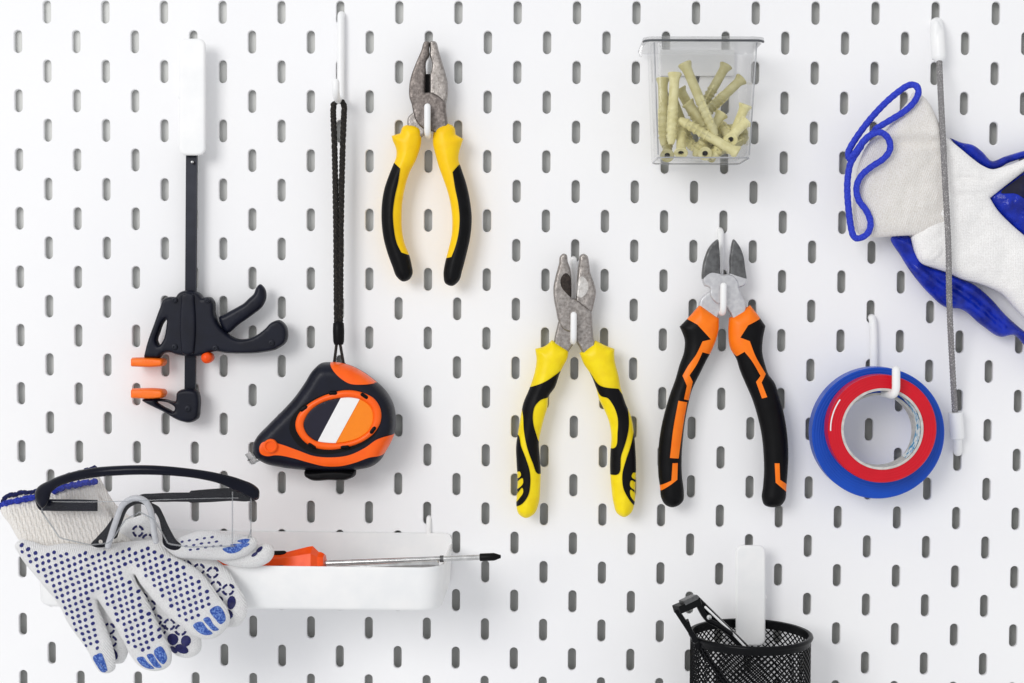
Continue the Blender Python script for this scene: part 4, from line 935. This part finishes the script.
# ---------------------------------------------------------------- safety glasses
J = lambda p: Zm(120, 450, 6.206, p)
sg = thing('safety_glasses', W(150, 545, 112), 'clear safety glasses with a dark blue-black frame resting on the dotted gloves', 'safety glasses')
gd = lambda P: 126-22*np.clip(np.abs(P[:, 0]-145)/112, 0, 1)**2.4
brow = [(35, 493), (36.5, 489), (50, 480), (70, 472.5), (95, 467.5), (120, 465.6), (150, 465.2), (185, 468), (215, 472.5), (240, 479), (256, 486.5), (258.5, 489), (258, 498), (254, 500, 1), (246, 495), (232, 489), (222, 484.5), (200, 479), (175, 476), (150, 474.8), (120, 475.4), (90, 478.2), (70, 482.5), (55, 489), (51, 493), (49, 500), (42, 508), (38.5, 505)]
bw = puff('brow_bar', brow, gd, 3.0, 3.0, M_frame, sg, back=1.0)
def lens_pt(x, y): return W(x, y, float(gd(np.array([[x, y]]))[0])-1.5-0.0012*(y-480)**2)
mb = MB(); nx, ny = 60, 12; v = []; f = []
for j in range(ny+1):
    for i in range(nx+1):
        t = i/nx; x = 42+t*209
        top = np.interp(x, [42, 55, 70, 90, 115, 150, 185, 215, 240, 251], [500, 486, 479, 474, 471, 470, 472, 477, 484, 492])
        bot = np.interp(x, [42, 60, 90, 110, 125, 140, 155, 168, 190, 236, 248, 251], [512, 538, 545, 543, 520, 512, 520, 544, 547, 546, 540, 530])
        v.append(lens_pt(x, top+(bot-top)*j/ny))
for j in range(ny):
    for i in range(nx): f.append((j*(nx+1)+i, j*(nx+1)+i+1, (j+1)*(nx+1)+i+1, (j+1)*(nx+1)+i))
n0 = len(v); v2 = [p+np.array([0, 2.0, 0]) for p in v]
f2 = [tuple(i+n0 for i in q[::-1]) for q in f]
bd = [(i, i+1) for i in range(nx)]+[(ny*(nx+1)+i+1, ny*(nx+1)+i) for i in range(nx)]+[((j+1)*(nx+1), j*(nx+1)) for j in range(ny)]+[(j*(nx+1)+nx, (j+1)*(nx+1)+nx) for j in range(ny)]
f3 = [(a, b_, b_+n0, a+n0) for a, b_ in bd]
mb.add(v+v2, f+f2+f3); mb.build('lens', M_lens, sg, smooth=50)
mb = MB()
for x in (232.5, 251):
    mb.tube([lens_pt(x, y) for y in (492, 505, 520, 535, 545)], 0.45, 6)
mb.tube([v[ny*(nx+1)+i] for i in range(nx+1)], 0.5, 6)
mb.tube([v[j*(nx+1)] for j in range(3, ny+1)], 0.5, 6)
mb.tube([lens_pt(x, 500+2*math.sin(x*0.02)) for x in range(52, 240, 6)], 0.3, 5)
mb.build('lens_edge', clear_mat('clear_edge', (0.80, 0.82, 0.84), 0.25, 0.7, 0.1), sg)
# right temple, seen through the lens, folded across behind it
puff('temple', J([(100, 290), (130, 276), (200, 270), (300, 265), (430, 263, 1), (440, 252, 1), (560, 242), (700, 236), (800, 250), (862, 262), (862, 300), (800, 318), (700, 316), (560, 324), (440, 328, 1), (425, 322, 1), (300, 322), (200, 330), (210, 334), (240, 352), (268, 400), (290, 450), (320, 510), (350, 560), (388, 600), (370, 616), (300, 612), (272, 590), (262, 530), (252, 470), (238, 420), (215, 385), (175, 355), (140, 320)]), lambda P: 105-9*np.clip((P[:, 0]-180)/65, 0, 1), 1.6, 1.8, M_nose, sg, back=1.0)
puff('temple', K([(222, 360), (300, 366), (440, 368), (606, 372, 1), (606, 442, 1), (440, 442), (300, 440), (250, 436)]), 97, 1.6, 1.6, M_frame, sg, back=1.0)
puff('nose_pad', K([(700, 480, 1), (715, 520), (700, 600), (680, 650), (640, 666), (590, 664), (566, 650), (600, 605), (650, 550)]), 104, 2.2, 2.0, M_nose, sg, holes=[[tuple(p) for p in circ(625/6.208, 440+632/6.208, 2.2, 10)]], back=1.0)
arch = [(108, 546, 110), (112, 533, 113), (117, 518, 116), (122, 506, 118), (129, 500, 119), (137, 498, 119), (145, 501, 119), (150, 509, 118), (152.5, 520, 116), (154, 532, 113), (156, 541, 110)]
M_arch = mat('pale_silicone', (205, 206, 210), 0.2, 0, (190, 192, 196), 200, 0.1, 700)
mb = MB(); c_ = curve3([W(*p) for p in arch], 1.5); mb.tube(c_, 1.9, 10); mb.build('nose_bridge', M_arch, sg)
mb = MB(); c_ = curve3([W(x+2.6, y+3.0, d-5) for x, y, d in arch[1:8]], 1.5); mb.tube(c_, 1.8, 8); mb.build('bridge_lining', M_nose, sg)
